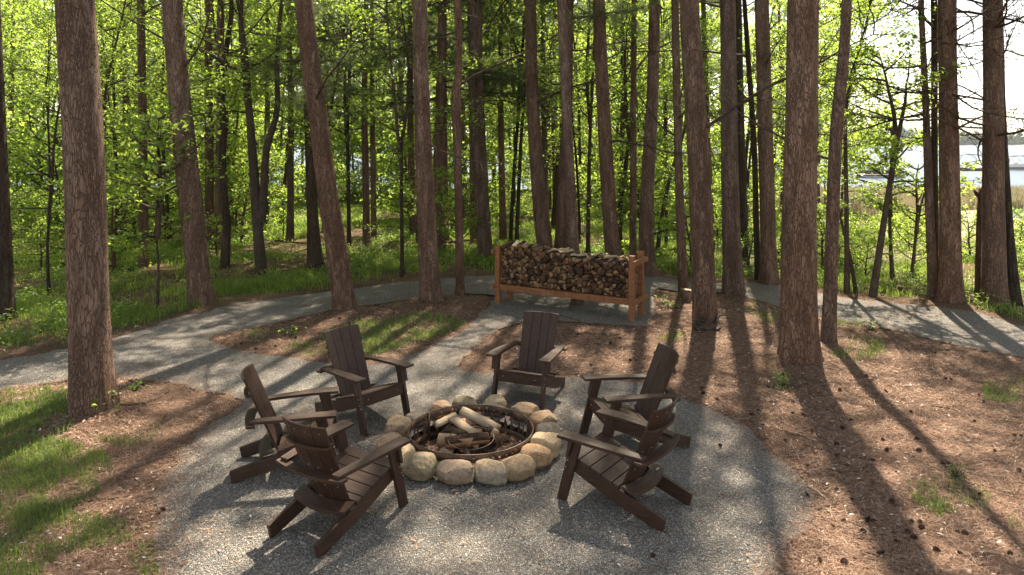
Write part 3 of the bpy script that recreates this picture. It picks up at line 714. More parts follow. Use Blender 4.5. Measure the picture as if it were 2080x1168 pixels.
def tufts(C, D, nn, L, wd, r):
    """needle tufts at C pointing along D"""
    n = len(C) * nn; C = np.repeat(C, nn, 0); D = np.repeat(D, nn, 0)
    d = D * .7 + r.normal(0, .62, (n, 3)) + np.array([0, 0, .15]); d /= np.linalg.norm(d, axis=1)[:, None]
    s = np.cross(d, r.normal(size=(n, 3))); s /= np.linalg.norm(s, axis=1)[:, None]
    Ln = (L * r.uniform(.7, 1.15, n))[:, None]
    C = C + r.normal(0, .03, (n, 3))
    V = np.stack([C - s * wd, C + s * wd, C + d * Ln], 1).reshape(-1, 3)
    return V, np.arange(n * 3).reshape(-1, 3)

def bough_into(g, p0, d, L, r, rad, needle=True, nn=14, dens=1.0):
    P = wiggle(p0, d, L, 7, .10, r, .02)
    gtube(g, P, np.linspace(rad, rad * .25, len(P)), 5, 0, cap=False)
    C = []; D = []
    for i in range(2, len(P)):
        for s in (-1, 1):
            if r.random() > .92 * dens: continue
            t = P[i] - P[i - 1]; t /= np.linalg.norm(t)
            sd_ = np.cross(t, [0, 0, 1.]) * s + t * .7 + r.normal(0, .2, 3)
            l2 = L * r.uniform(.16, .34) * (1.25 - i / len(P) * .6)
            Q = wiggle(P[i], sd_, l2, 4, .18, r, .05)
            gtube(g, Q, np.linspace(rad * .35, rad * .12, len(Q)), 4, 0, cap=False)
            if needle:
                for q in range(1, 5):
                    C.append(Q[q]); D.append(Q[q] - Q[q - 1])
                    if r.random() < .6:
                        t2 = r.normal(0, .1, 3); C.append(Q[q] + t2); D.append(t2 + (Q[q] - Q[q - 1]) * .5)
            else:
                for q in range(1, 5):
                    if r.random() < .85:
                        S = wiggle(Q[q], (Q[q] - Q[q - 1]) + r.normal(0, .6 * np.linalg.norm(Q[q] - Q[q - 1]), 3), l2 * r.uniform(.25, .6), 3, .25, r, -.03)
                        gtube(g, S, np.linspace(rad * .2, rad * .08, len(S)), 3, 0, cap=False)
                        if r.random() < .5:
                            S2 = wiggle(S[1], r.normal(0, 1, 3), l2 * .25, 2, .25, r); gtube(g, S2, np.linspace(rad * .12, rad * .05, 3), 3, 0, cap=False)
    if needle:
        C.append(P[-1]); D.append(P[-1] - P[-2])
        C = np.array(C); D = np.array(D); D /= np.linalg.norm(D, axis=1)[:, None] + 1e-9
        V, T = tufts(C, D, nn, .15, .0045, r); g.add(V, T, 1)

def pine_crown(seed, H=11., R0=2.7, whorls=10, nn=17, dens=.40):
    r = np.random.default_rng(seed); g = Geo()
    for i in range(whorls):
        f = i / (whorls - 1); z = f * H * .96
        nb = r.integers(3, 5); a0 = r.random() * 6.28
        for b in range(nb):
            a = a0 + b * 6.283 / nb + r.normal(0, .3)
            L = R0 * (1.0 - .72 * f ** 1.4) * r.uniform(.65, 1.15)
            bough_into(g, (0, 0, z + r.normal(0, .25)), (math.cos(a), math.sin(a), .12 + .45 * f), L, r, .021 * (1.2 - f), nn=nn, dens=dens)
    return g.mesh('pine_crown', [M['twig'], M['needle']])
CROWNS = [pine_crown(s) for s in (11, 12, 13, 14)]
DENSE = [pine_crown(s, 10, 2.6, 13, 22, 1.0) for s in (15, 16, 17)]
def one_bough(seed, L, needle):
    r = np.random.default_rng(seed); g = Geo()
    bough_into(g, (0, 0, 0), (1, 0, .05 if needle else r.uniform(-.1, .35)), L, r, .022 * L / 2, needle, nn=44 if needle else 1)
    return g.mesh('bough' if needle else 'dead_branch', [M['twig'], M['needle']])
BOUGHS = [one_bough(40 + i, 2.8, True) for i in range(4)]
DEADS = [one_bough(60 + i, 2.0 + .3 * i, False) for i in range(5)]

def broad_crown(seed, H, Rr, nbr, leaf, per, lo=.15, name='crown'):
    """crown in local coords, z 0 = crown base, along a leader to z=H"""
    r = np.random.default_rng(seed); g = Geo(); C = []
    ld = wiggle((0, 0, 0), (0, 0, 1), H, 8, .06, r)
    gtube(g, ld, np.linspace(.05, .008, 9), 5, 0, cap=False)
    for b in range(nbr):
        f = (b + r.random()) / nbr; i = f * 8; k = min(int(i), 7); p = ld[k] + (ld[k + 1] - ld[k]) * (i - k)
        a = b * 2.4 + r.normal(0, .5); L = Rr * (.45 + .75 * math.sin(math.pi * min(1, f * .85 + .12))) * r.uniform(.55, 1.1)
        P = wiggle(p, (math.cos(a), math.sin(a), .25 + .5 * f), L, 6, .16, r, -.02)
        gtube(g, P, np.linspace(.022, .006, 7), 4, 0, cap=False)
        for q in range(2, 7):
            for s in range(2):
                d = (P[q] - P[q - 1]); d /= np.linalg.norm(d); d = d + r.normal(0, .7, 3) * np.array([1, 1, .45])
                l2 = L * r.uniform(.15, .35); Q = wiggle(P[q], d, l2, 3, .2, r, -.03)
                gtube(g, Q, np.linspace(.007, .003, 4), 3, 0, cap=False)
                n = int(per * r.uniform(.3, 1.5)); t = r.random(n)
                base = P[q] + (Q[-1] - P[q]) * t[:, None] * 1.15
                C.append(base + r.normal(0, 1, (n, 3)) * np.array([.17, .17, .075]) * (Rr / 2.0))
    C = np.concatenate(C); V, T = leaves_at(C, leaf, .45, r); g.add(V, T, 1)
    return g.mesh(name, [M['twig'], M['leaf']])
BC = [broad_crown(80 + i, 6.0, 2.2, 22, .092, 25) for i in range(4)]       # tall crowns
BF = [broad_crown(95 + i, 7.5, 3.0, 26, .155, 19) for i in range(4)]         # coarser, for distance
BS = [broad_crown(110 + i, 1.8, 1.1, 12, .085, 15) for i in range(4)]        # shrubs

# ------------------------------------------------------------------ build the drawn trees
def trunk_pts(t):
    x0, y0 = t['x'], t['y']; z0 = float(gz(x0, y0)); P = []; Rd = []
    for px, py, wd in t['pts']:
        P.append(((px - 1040) / F * y0 - x0, 0, CAMH - (py - HOR) / F * y0 - z0)); Rd.append(wd / 2 / F * y0)
    P[0] = (0, 0, 0); P = np.array(P); Rd = np.array(Rd)
    zt = P[-1][2]; H = t['H']
    if H > zt + .5:
        d = (P[-1] - P[-2]); d = d / max(d[2], .05)
        k = 4; r_ = random.Random(t['pts'][0][0])
        ex = []; er = []; cur = P[-1].copy(); dx = d[0]
        for i in range(1, k + 1):
            st = (H - zt) / k; dx *= .75; cur = cur + np.array([dx * st + r_.uniform(-.05, .05), r_.uniform(-.1, .1), st]); ex.append(cur.copy()); er.append(Rd[-1] * (1 - .85 * i / k))
        P = np.vstack([P, ex]); Rd = np.r_[Rd, er]
    return P, Rd, z0
def at_height(P, z):
    return np.array([np.interp(z, P[:, 2], P[:, 0]), np.interp(z, P[:, 2], P[:, 1]), z])
def trunk_mesh(P, Rd, sides, seed, mat, amp=.05, rough=True):
    n = max(16, int(P[-1][2] * 3.0)) if rough else 14
    zf = np.linspace(0, 1, n) ** 1.5 * (len(P) - 1) if False else None
    S = spline(np.c_[P, Rd], n * 1)
    rad = np.maximum(S[:, 3], .004); S = S[:, :3].copy()
    # dip below ground and root flare
    hgt = S[:, 2]
    r0 = Rd[0]
    fl = np.exp(-np.maximum(hgt, 0) / max(.05, r0 * 1.1)) * .2
    if S[1, 2] > .25 and rough:   # extra rings near the foot
        zz = np.array([0, .06, .13, .22, .35]) * min(1, S[1, 2] / .45); ex = [np.array([np.interp(q, hgt, S[:, 0]), 0, q]) for q in zz]
        rr = [np.interp(q, hgt, rad) for q in zz]
        S = np.vstack([ex, S[1:]]); rad = np.r_[rr, rad[1:]]; hgt = S[:, 2]; fl = np.exp(-np.maximum(hgt, 0) / max(.05, r0 * .8)) * .27
    S = np.vstack([S[0] - np.array([0, 0, .25]), S]); rad = np.r_[rad[0] * 1.1, rad]; fl = np.r_[fl[0], fl]
    g = Geo(); gtube(g, S, rad, sides, 0, lob=amp, seed=seed, flare=fl)
    return g
n_ = 0
for t in PINES:
    n_ += 1; r = np.random.default_rng(500 + n_)
    P, Rd, z0 = trunk_pts(t)
    root = thing('pine_tree', t['label'], 'pine tree', (t['x'], t['y'], z0))
    near = t['r0'] > .15
    g = trunk_mesh(P, Rd, 28 if near else 14, n_, None, .05)
    link('trunk', g.mesh('trunk', [M[t['bark']]], True), root)
    q = at_height(P, t['cb']); s = t['cs'] * (t['H'] - t['cb']) / 11.0
    link('crown', CROWNS[n_ % 4], root, q, (0, 0, r.random() * 6.28), (t['cs'] * 1.04, t['cs'] * 1.04, s * .95))
    zlo = 2.6 + (t['y'] - 8) * .05; zhi = CAMH + .2 * t['y'] + .8
    for i in range(t['dead']):
        z = r.uniform(max(2.2, zlo), min(zhi, t['H'] * .8)); q = at_height(P, z)
        k = r.uniform(.45, 1.0)
        link('dead_branch', DEADS[r.integers(5)], root, q, (r.normal(0, .5), r.normal(0, .25) , r.random() * 6.28), (k, k, k))
    for i in range(t['bough']):
        z = r.uniform(min(4.2, t['cb'] - 1), t['cb'] + .5); q = at_height(P, z); k = r.uniform(.8, 1.25)
        link('bough', BOUGHS[r.integers(4)], root, q, (r.normal(0, .2), r.normal(.1, .2), r.random() * 6.28), (k, k, k))
for t in BROAD:
    n_ += 1; r = np.random.default_rng(500 + n_)
    P, Rd, z0 = trunk_pts(t)
    root = thing('broadleaf_tree', t['label'], 'tree', (t['x'], t['y'], z0))
    g = trunk_mesh(P, Rd, 10, n_, None, .04, rough=False)
    y0 = t['y']
    if t['label'].startswith('bent broadleaf'):
        W = lambda L: np.array([((a - 1040) / F * y0 - t['x'], 0, CAMH - (b - HOR) / F * y0 - z0) for a, b in L])
        gtube(g, spline(W([(531, 450), (536, 380), (541, 305), (563, 225), (562, 128), (572, 0), (575, -60)]), 16), np.linspace(.11, .03, 16), 8, 0, cap=False)
        a = spline(W([(500, 160), (470, 130), (430, 108), (385, 95), (330, 60)]), 10); a[:, 1] -= np.linspace(0, 1.5, 10); gtube(g, a, np.linspace(.06, .015, 10), 6, 0, cap=False)
    link('trunk', g.mesh('trunk', [M[t['bark']]], True), root)
    q = at_height(P, t['cb']); h_ = t['H'] - t['cb']
    small = h_ < 3
    mesh = (BS if small else BC)[n_ % 4]; k = h_ / (1.8 if small else 6.0)
    cr = link('crown', mesh, root, q, (0, 0, r.random() * 6.28), (max(.7, min(1.3, k * 1.1)),) * 2 + (k,))

# ------------------------------------------------------------------ the wood behind: many trees, each its own object
def free(x, y, dmin=1.0):
    for t in PINES + BROAD:
        if (t['x'] - x) ** 2 + (t['y'] - y) ** 2 < dmin * dmin: return False
    return True
far_trunks = []
for i in range(5):
    r = np.random.default_rng(900 + i); P = wiggle((0, 0, 0), (r.normal(0, .05), r.normal(0, .05), 1), 10, 10, .05, r)
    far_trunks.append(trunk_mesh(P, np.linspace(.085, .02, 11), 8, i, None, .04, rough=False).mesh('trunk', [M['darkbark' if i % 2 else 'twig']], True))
pine_trunks = []
for i in range(3):
    r = np.random.default_rng(950 + i); P = wiggle((0, 0, 0), (r.normal(0, .03), 0, 1), 18, 8, .015, r)
    pine_trunks.append(trunk_mesh(P, np.linspace(.16, .04, 9), 10, i, None, .04, rough=False).mesh('trunk', [M['pinebark']], True))
rr = random.Random(21)
BROAD_KINDS = [('slender young broadleaf tree with bright green leaves in the dense wood', 'young broadleaf trees in the wood'),
               ('tall leafy tree far back in the wood with yellow green crown', 'tall leafy trees far back in the wood')]
cnt = 0; placed = []
while cnt < 112:
    y = 17.5 + 48 * rr.random() ** 1.05; fx = rr.uniform(-.86, .47)
    if cnt >= 105: fx = rr.uniform(-1.1, -.75); y = rr.uniform(14, 20)
    x = fx * y
    far = y > 30
    if -.32 < fx < -.06 and 20 < y < 33 and rr.random() < .6: continue
    if (fx > .34 and rr.random() < .5) or (y < 21 and rr.random() < .45): continue
    if not free(x, y, .9): continue
    if not bool(beyond_path(np.array(x), np.array(y) - 1.0)): continue
    if any((a - x) ** 2 + (b - y) ** 2 < 1.3 for a, b in placed): continue
    placed.append((x, y)); cnt += 1
    z = float(gz(x, y)); L = BROAD_KINDS[1 if far else 0]
    root = thing('broadleaf_tree', L[0], 'tree', (x, y, z - .05), rr.random() * 6.28, L[1])
    s = rr.uniform(.75, 1.1) * (1 + (y - 15) * .012)
    link('trunk', rr.choice(far_trunks), root, scale=(s * rr.uniform(.45, 1.05),) * 2 + (s,))
    cb = rr.uniform(1.2, 3.2) if not far else rr.uniform(1.0, 4.0)
    if far: link('crown', rr.choice(BF), root, (0, 0, cb), (0, 0, rr.random() * 6), (s, s, s * rr.uniform(.9, 1.25)))
    else:
        k = (9.5 * s - cb) / 6.0
        link('crown', rr.choice(BC), root, (0, 0, cb), (0, 0, rr.random() * 6), (s, s, k))
cnt = 0
while cnt < 24:
    y = 21 + 40 * rr.random(); fx = rr.uniform(-.82, .42); x = fx * y
    if not free(x, y, 1.2): continue
    cnt += 1; z = float(gz(x, y))
    root = thing('pine_tree', 'pine with bare lower trunk standing deeper in the wood', 'pine tree', (x, y, z - .05), rr.random() * 6.28, 'background pines in the wood')
    s = rr.uniform(.8, 1.15)
    link('trunk', rr.choice(pine_trunks), root, scale=(s * rr.uniform(.7, 1.2),) * 2 + (s,))
    link('crown', rr.choice(CROWNS), root, (0, 0, 7 * s), (0, 0, rr.random() * 6), (.75 * s, .75 * s, .8 * s))
    for i in range(2):
        link('dead_branch', rr.choice(DEADS), root, (0, 0, rr.uniform(2.5, 7)), (rr.gauss(0, .4), 0, rr.random() * 6.28), (.8,) * 3)
# conifers with soft low foliage
for (px, py, s) in [(590, 490, .85), (745, 500, .9), (905, 490, .85), (962, 495, .8), (1022, 490, .85), (1110, 492, .8), (1445, 505, .8), (1590, 500, .6), (540, 470, .8), (250, 480, .7), (660, 470, .8)]:
    x, y = gp(px, py); z = float(gz(x, y))
    root = thing('pine_tree', 'dark soft needled pine with low boughs showing between the leaves', 'pine tree', (x, y, z - .05), rr.random() * 6, 'low boughed dark pines in the wood')
    link('trunk', rr.choice(pine_trunks), root, scale=(.7, .7, .85))
    link('crown', rr.choice(DENSE), root, (0, 0, rr.uniform(3.6, 5.0)), (0, 0, rr.random() * 6), (s * .9, s * .9, .8))
# shrubs
cnt = 0
while cnt < 165:
    y = 15.5 + 34 * rr.random(); fx = rr.uniform(-.85, .75); x = fx * y
    if not bool(beyond_path(np.array(x), np.array(y) - 1.2)): continue
    if fx > .33 and (y > 26 or rr.random() < .35): continue
    if -.30 < fx < .02 and y < 26 and rr.random() < .8: continue      # open grassy clearing
    if not free(x, y, .6): continue
    cnt += 1; z = float(gz(x, y)); k = rr.uniform(.55, 1.5) * (1.0 if y < 24 else 1.4)
    if fx > .33: k *= .5
    o = link('leafy_shrub', rr.choice(BS), None, (x, y, z - .02), (0, 0, rr.random() * 6.28), (k, k, k * rr.uniform(.8, 1.2)))
    if fx > .33: tag(o, 'small leafy shrub on the marsh edge towards the lake', 'shrub', 'shrubs on the marsh edge')
    else: tag(o, 'leafy green shrub of the undergrowth behind the path', 'shrub', 'undergrowth shrubs in the wood')

# ------------------------------------------------------------------ solid part makers (bmesh)
def bm_mesh(bm, name, mats, bevel=0.0, smooth_=False):
    if bevel:
        bmesh.ops.bevel(bm, geom=list(bm.edges), offset=bevel, segments=2, affect='EDGES', profile=.6, clamp_overlap=True)
    bmesh.ops.recalc_face_normals(bm, faces=bm.faces)
    me = bpy.data.meshes.new(name); bm.to_mesh(me); bm.free()
    for m in mats: me.materials.append(m)
    if smooth_:
        for p in me.polygons: p.use_smooth = True
    return me
def add_hexa(bm, c8, mi=0):
    v = [bm.verts.new(c) for c in c8]
    for f in ((0, 3, 2, 1), (4, 5, 6, 7), (0, 1, 5, 4), (1, 2, 6, 5), (2, 3, 7, 6), (3, 0, 4, 7)):
        bm.faces.new([v[i] for i in f]).material_index = mi
def add_box(bm, c, s, mat=None, mi=0):
    M_ = mat or Matrix()
    cs = [(-1, -1, -1), (1, -1, -1), (1, 1, -1), (-1, 1, -1), (-1, -1, 1), (1, -1, 1), (1, 1, 1), (-1, 1, 1)]
    add_hexa(bm, [M_ @ (Vector(c) + Vector((a * s[0] / 2, b * s[1] / 2, d * s[2] / 2))) for a, b, d in cs], mi)
def add_prism(bm, pts, lo, hi, plane='yz', mi=0):
    """polygon pts extruded from lo to hi along the third axis"""
    def mk(p, t):
        return {'yz': (t, p[0], p[1]), 'xy': (p[0], p[1], t), 'xz': (p[0], t, p[1])}[plane]
    a = [bm.verts.new(mk(p, lo)) for p in pts]; b = [bm.verts.new(mk(p, hi)) for p in pts]
    n = len(pts); bm.faces.new(a[::-1]).material_index = mi; bm.faces.new(b).material_index = mi
    for i in range(n): bm.faces.new([a[i], a[(i + 1) % n], b[(i + 1) % n], b[i]]).material_index = mi
def dots(bm, pts, axis, r=.0045, mi=1):
    for p in pts:
        rot = {'x': Matrix.Rotation(R(90), 4, 'Y'), 'y': Matrix.Rotation(R(90), 4, 'X'), 'z': Matrix()}[axis]
        d = bmesh.ops.create_cone(bm, cap_ends=True, segments=8, radius1=r, radius2=r, depth=.006, matrix=Matrix.Translation(p) @ rot)
        for f in {f for v in d['verts'] for f in v.link_faces}: f.material_index = mi

# ------------------------------------------------------------------ the garden chair (one built, five copied)
def back_x(u): return u
def make_chair():
    root = thing('garden_chair', '', 'chair')
    SC = [M['screw']]
    # side rails: from the front edge of the seat down to the ground behind
    for s in (-1, 1):
        bm = bmesh.new()
        add_prism(bm, [(.30, .375), (.30, .265), (-.10, .115), (-.50, 0.0), (-.54, 0.0), (-.56, .105), (-.30, .185), (-.10, .245), (.10, .312)], s * .262 - .017, s * .262 + .017)
        me = bm_mesh(bm, 'side_rail', [M['lumy']] + SC, .003)
        link('side_rail', me, root)
    for s in (-1, 1):
        bm = bmesh.new()
        add_prism(bm, [(.345, 0), (.435, 0), (.285, .562), (.185, .562)], s * .299 - .018, s * .299 + .018)
        # small bracket under the arm
        add_prism(bm, [(.245, .562), (.29, .562), (.325, .40), (.30, .40)], s * .337 - .018, s * .337 + .018)
        bmesh.ops.bevel(bm, geom=list(bm.edges), offset=.003, segments=1, affect='EDGES')
        dots(bm, [(s * .3185, .34, .30), (s * .3185, .32, .36), (s * .3185, .36, .27)], 'x')
        me = bm_mesh(bm, 'front_leg', [M['lumz']] + SC)
        link('front_leg', me, root)
    bm = bmesh.new(); add_box(bm, (0, .317, .322), (.558, .03, .108))
    bmesh.ops.bevel(bm, geom=list(bm.edges), offset=.003, segments=1, affect='EDGES'); dots(bm, [(-.2, .334, .335), (.2, .334, .335)], 'y')
    link('apron', bm_mesh(bm, 'apron', [M['lumx']] + SC), root)
    # seat boards following the rail tops
    bm = bmesh.new()
    ys_ = [.334, .228, .122, .016, -.090, -.15]
    def top(y): return float(np.interp(y, [-.56, -.30, -.10, .10, .30, .34], [.105, .185, .245, .312, .375, .384]))
    for i in range(5):
        a, b = ys_[i] - .004, ys_[i + 1] + .004
        xw = .281
        za, zb = top(a) + .001, top(b) + .001
        if i == 0: za -= .004
        add_hexa(bm, [(-xw, b, zb), (xw, b, zb), (xw, a, za), (-xw, a, za), (-xw, b, zb + .024), (xw, b, zb + .024), (xw, a, za + .024), (-xw, a, za + .024)])
    link('seat', bm_mesh(bm, 'seat', [M['lumx']], .0035), root)
    # curved lower back rest board (crescent)
    def crescent(y_in, y_out, half, sag_in, sag_out, z0_, z1_, n=12):
        inn = [(-half + 2 * half * i / n, y_in - sag_in * (1 - (2 * i / n - 1) ** 2)) for i in range(n + 1)]
        out = [(-half + 2 * half * i / n, y_out - sag_out * (1 - (2 * i / n - 1) ** 2)) for i in range(n + 1)]
        bm = bmesh.new(); add_prism(bm, inn + out[::-1], z0_, z1_, 'xy'); return bm
    bm = crescent(-.175, -.29, .285, .055, .05, .232, .256)
    for v in bm.verts: v.co.z += (v.co.y + .23) * .30
    link('lower_back_brace', bm_mesh(bm, 'lower_back_brace', [M['lumx']], .003), root)
    # back boards, barrel curved
    zb0, zt0 = .235, .925; yb, yt = -.135, -.432
    bm = bmesh.new(); k = 4
    def bp(u, z, off):
        """u -1..1 across, off: depth behind the front face"""
        f = (z - zb0) / (zt0 - zb0); hw = .205 + .033 * f
        x = u * hw; y = yb + (yt - yb) * f - .048 * (1 - u * u) - off
        return (x, y, z)
    for i in range(k):
        u0, u1 = -1 + 2 * i / k + .008, -1 + 2 * (i + 1) / k - .008
        dzt = (.0, .012, .012, .0)[i] * 0
        add_hexa(bm, [bp(u0, zb0, .022), bp(u1, zb0, .022), bp(u1, zb0, 0), bp(u0, zb0, 0), bp(u0, zt0 + dzt, .022), bp(u1, zt0 + dzt, .022), bp(u1, zt0, 0), bp(u0, zt0, 0)])
    bmesh.ops.bevel(bm, geom=list(bm.edges), offset=.0025, segments=1, affect='EDGES')
    dots(bm, [bp(u, z, .024) for u in (-.78, -.25, .25, .78) for z in (.38, .545, .74, .87)], 'y', .003)
    link('backrest', bm_mesh(bm, 'backrest', [M['lumz']] + SC), root)
    # arm level back brace and upper brace
    bm = crescent(-.325, -.405, .36, .045, .05, .508, .532)
    link('arm_level_back_brace', bm_mesh(bm, 'arm_level_back_brace', [M['lumx']], .003), root)
    bm = crescent(-.382, -.42, .232, .055, .055, .742, .762)
    link('upper_back_brace', bm_mesh(bm, 'upper_back_brace', [M['lumx']], .003), root)
    for s in (-1, 1):
        bm = bmesh.new()
        o = [(s * .262, .38), (s * .398, .38), (s * .395, .20), (s * .375, .0), (s * .352, -.20), (s * .325, -.385), (s * .245, -.385), (s * .262, -.1), (s * .262, .1)]
        if s < 0: o = o[::-1]
        add_prism(bm, o, .562, .588, 'xy')
        for v in bm.verts:
            if v.co.y < .2: v.co.z -= (.2 - v.co.y) * .052
        me = bm_mesh(bm, 'armrest', [M['lumy']], .0035)
        link('armrest', me, root)
    return root
def copy_tree(o, parent=None):
    c = o.copy(); col.objects.link(c)
    if parent is not None: c.parent = parent
    for ch in [q for q in bpy.data.objects if q.parent == o]: copy_tree(ch, c)
    return c
CH = [  # x, y, forward x, forward y, label
 ((.205, 8.62), (-.38, -.925), 'dark slatted chair facing the camera beyond the fire ring, toward the wood rack'),
 ((-1.65, 7.99), (.75, -.66), 'brown slatted chair behind and left of the fire ring, nearest the grassy island'),
 ((-2.06, 6.83), (.975, .20), 'brown slatted chair left of the ring seen sideways, partly hidden by the near left chair'),
 ((-1.38, 5.89), (.53, .85), 'brown slatted chair nearest the camera on the left, its curved back turned to us'),
 ((1.20, 7.35), (-.97, -.22), 'brown slatted chair right of the fire ring seen sideways, farther of the right pair'),
 ((.924, 6.18), (-.80, .60), 'brown slatted chair at the lower right of the ring, its back half turned to us'),
]
proto = make_chair()
for i, ((x, y), f, L) in enumerate(CH):
    c = proto if i == 0 else copy_tree(proto)
    c.location = (x, y, .008); c.rotation_euler = (0, 0, math.atan2(f[1], f[0]) - math.pi / 2)
    c['label'] = L; c['group'] = 'brown slatted garden chairs round the fire ring'
# pale tag on one chair
bm = bmesh.new(); add_box(bm, (.19, -.272, .2625), (.05, .016, .003))
o = link('maker_tag', bm_mesh(bm, 'maker_tag', [simple('pale_tag', (.45, .38, .32), .5)]), c); o['label'] = 'small pale tag on the lower brace'

# ------------------------------------------------------------------ steel fire ring with cut-outs
def fire_ring():
    root = thing('fire_ring', 'round rusty steel fire ring with cut out pine trees and stars, set inside the stones', 'fire ring', (PIT[0], PIT[1], 0))
    zt, zb = .17, -.15
    def wall(g, a0, a1, z0_, z1_, t=.006, r=PR):
        n = max(1, int(abs(a1 - a0) / .04)); a = np.linspace(a0, a1, n + 1)
        c, s = np.cos(a), np.sin(a)
        V = np.concatenate([np.c_[c * r, s * r, np.full(n + 1, z0_)], np.c_[c * r, s * r, np.full(n + 1, z1_)], np.c_[c * (r - t), s * (r - t), np.full(n + 1, z1_)], np.c_[c * (r - t), s * (r - t), np.full(n + 1, z0_)]])
        i = np.arange(n); m = n + 1
        Q = [np.c_[i + m * k, i + 1 + m * k, i + 1 + m * ((k + 1) % 4), i + m * ((k + 1) % 4)] for k in range(4)]
        g.add(V, np.concatenate(Q)); g.add(V, np.array([[0, m, 2 * m, 3 * m], [n, 3 * m + n, 2 * m + n, m + n]]))
    # upper band with star holes
    g = Geo(); rg = random.Random(4)
    z1 = zt - .075
    holes = sorted(rg.uniform(0, 6.283) for _ in range(60)); hs = []
    for h in holes:
        if not hs or h - hs[-1][0] > .055: hs.append((h, rg.uniform(.006, .012), z1 + rg.uniform(.018, .05)))
    prev = 0
    for h, w_, zc_ in hs:
        da = w_ / PR
        wall(g, prev, h - da, z1, zt)
        wall(g, h - da, h + da, zc_ + w_, zt); wall(g, h - da, h + da, z1, zc_ - w_)
        prev = h + da
    wall(g, prev, 6.2832, z1, zt)
    link('top_band', g.mesh('top_band', [M['steel']]), root)
    g = Geo(); wall(g, 0, 6.2832, zt + .0005, zt + .004, .009, PR + .001); link('rim', g.mesh('rim', [M['steel']]), root)
    g = Geo(); wall(g, 0, 6.2832, zb, zb + .10); link('bottom_band', g.mesh('bottom_band', [M['steel']]), root)
    for k in range(6):
        g = Geo(); a = k * 1.047 + .35; wall(g, a - .05, a + .05, zb + .10, z1); wall(g, a - .008, a + .008, zb + .03, zt - .003, .02, PR - .0065); link('post', g.mesh('post', [M['steel']]), root)
    # tree silhouettes
    for k in range(44):
        a = .12 + k * 6.283 / 44 + rg.uniform(-.03, .03)
        if min(abs((a - .35 + .52) % 1.047 - .52), 9) < .075: continue
        H = rg.uniform(.085, .142); W = rg.uniform(.026, .042); pts_ = []
        tiers = 4
        for i in range(tiers):
            f0 = i / tiers; pts_ += [(W * (1 - f0 * .85), H * f0), (W * (1 - f0 * .85) * .45, H * (f0 + .16))]
        poly = [(.004, -.005)] + pts_ + [(0, H)] + [(-p[0], p[1]) for p in pts_[::-1]] + [(-.004, -.005)]
        bm = bmesh.new(); add_prism(bm, poly, -.002, .002, 'xz')
        mt = Matrix.Rotation(a - math.pi / 2, 4, 'Z')
        for v in bm.verts: v.co = mt @ Vector((v.co.x, v.co.y + PR - .003, v.co.z + zb + .10))
        link('tree_cutout', bm_mesh(bm, 'tree_cutout', [M['steel']]), root)
fire_ring()
# pit floor: ash, needles and charcoal
n = 9000; a = rng.random(n) * 6.283; q = (PR - .02) * np.sqrt(rng.random(n)); x = PIT[0] + q * np.cos(a); y = PIT[1] + q * np.sin(a)
aa = rng.random(n) * 6.283; L = rng.uniform(.02, .055, n); c, s = np.cos(aa), np.sin(aa); z = -.15 + rng.uniform(.005, .05, n) * np.where(x > PIT[0] + .1, 1.2, .6)
wd = np.where(rng.random(n) < .12, .012, .0018); dz = rng.normal(0, .012, n)
V = np.stack([np.c_[x - c * L - s * wd, y - s * L + c * wd, z - dz], np.c_[x - c * L + s * wd, y - s * L - c * wd, z - dz], np.c_[x + c * L, y + s * L, z + dz]], 1).reshape(-1, 3)
tag(link('pit_litter', mesh_np('pit_litter', V, np.arange(n * 3).reshape(-1, 3), [M['litter']])), 'loose brown needles and bark lying in the bottom of the fire ring', 'litter', kind='stuff')
th = np.linspace(0, 6.283, 49)[:-1]
V = np.r_[[(PIT[0], PIT[1], -.135)], np.c_[PIT[0] + (PR - .008) * np.cos(th), PIT[1] + (PR - .008) * np.sin(th), np.full(48, -.145)]]
kk = NT('pit_ash'); nn_ = kk.noise(kk.coord(jitter=False), 14, 5, .7); kk.base(kk.ramp(nn_, [(.35, (.03, .025, .022)), (.5, (.12, .075, .05)), (.7, (.24, .155, .11))]), .95, .1); kk.bump(nn_, .8, .02)
j = np.arange(48); tag(link('pit_floor', mesh_np('pit_floor', V, np.c_[np.zeros(48, int), 1 + j, 1 + (j + 1) % 48], [kk.m])), kind='structure')

# ------------------------------------------------------------------ ring stones
def boulder(seed, sx, sy, sz, mat, box=.35):
    r = np.random.default_rng(seed); bm = bmesh.new(); bmesh.ops.create_icosphere(bm, subdivisions=5, radius=1)
    # a few soft cutting planes
    pl = []
    for i in range(9):
        d = r.normal(size=3); d /= np.linalg.norm(d); pl.append((d, r.uniform(.78, .98)))
    ph = r.random(9) * 6.28
    for v in bm.verts:
        p = np.array(v.co); m = np.max(np.abs(p)); p = p * (1 - box) + p / m * .82 * box
        for d, h_ in pl:
            e = p @ d - h_
            if e > 0: p = p - d * e * .85
        nz = .035 * math.sin(3.1 * p[0] + ph[0] + 2 * p[1]) + .03 * math.sin(4.3 * p[1] + ph[1] - 2.2 * p[2]) + .02 * math.sin(8 * p[2] + ph[2] + 5 * p[0]) + .008 * math.sin(19 * p[0] + ph[3] + 13 * p[1]) + .006 * math.sin(31 * p[1] + ph[4] + 23 * p[2])
        p = p * (1 + nz)
        v.co = (p[0] * sx, p[1] * sy, p[2] * sz)
    return bm_mesh(bm, 'stone', [mat], 0, True)
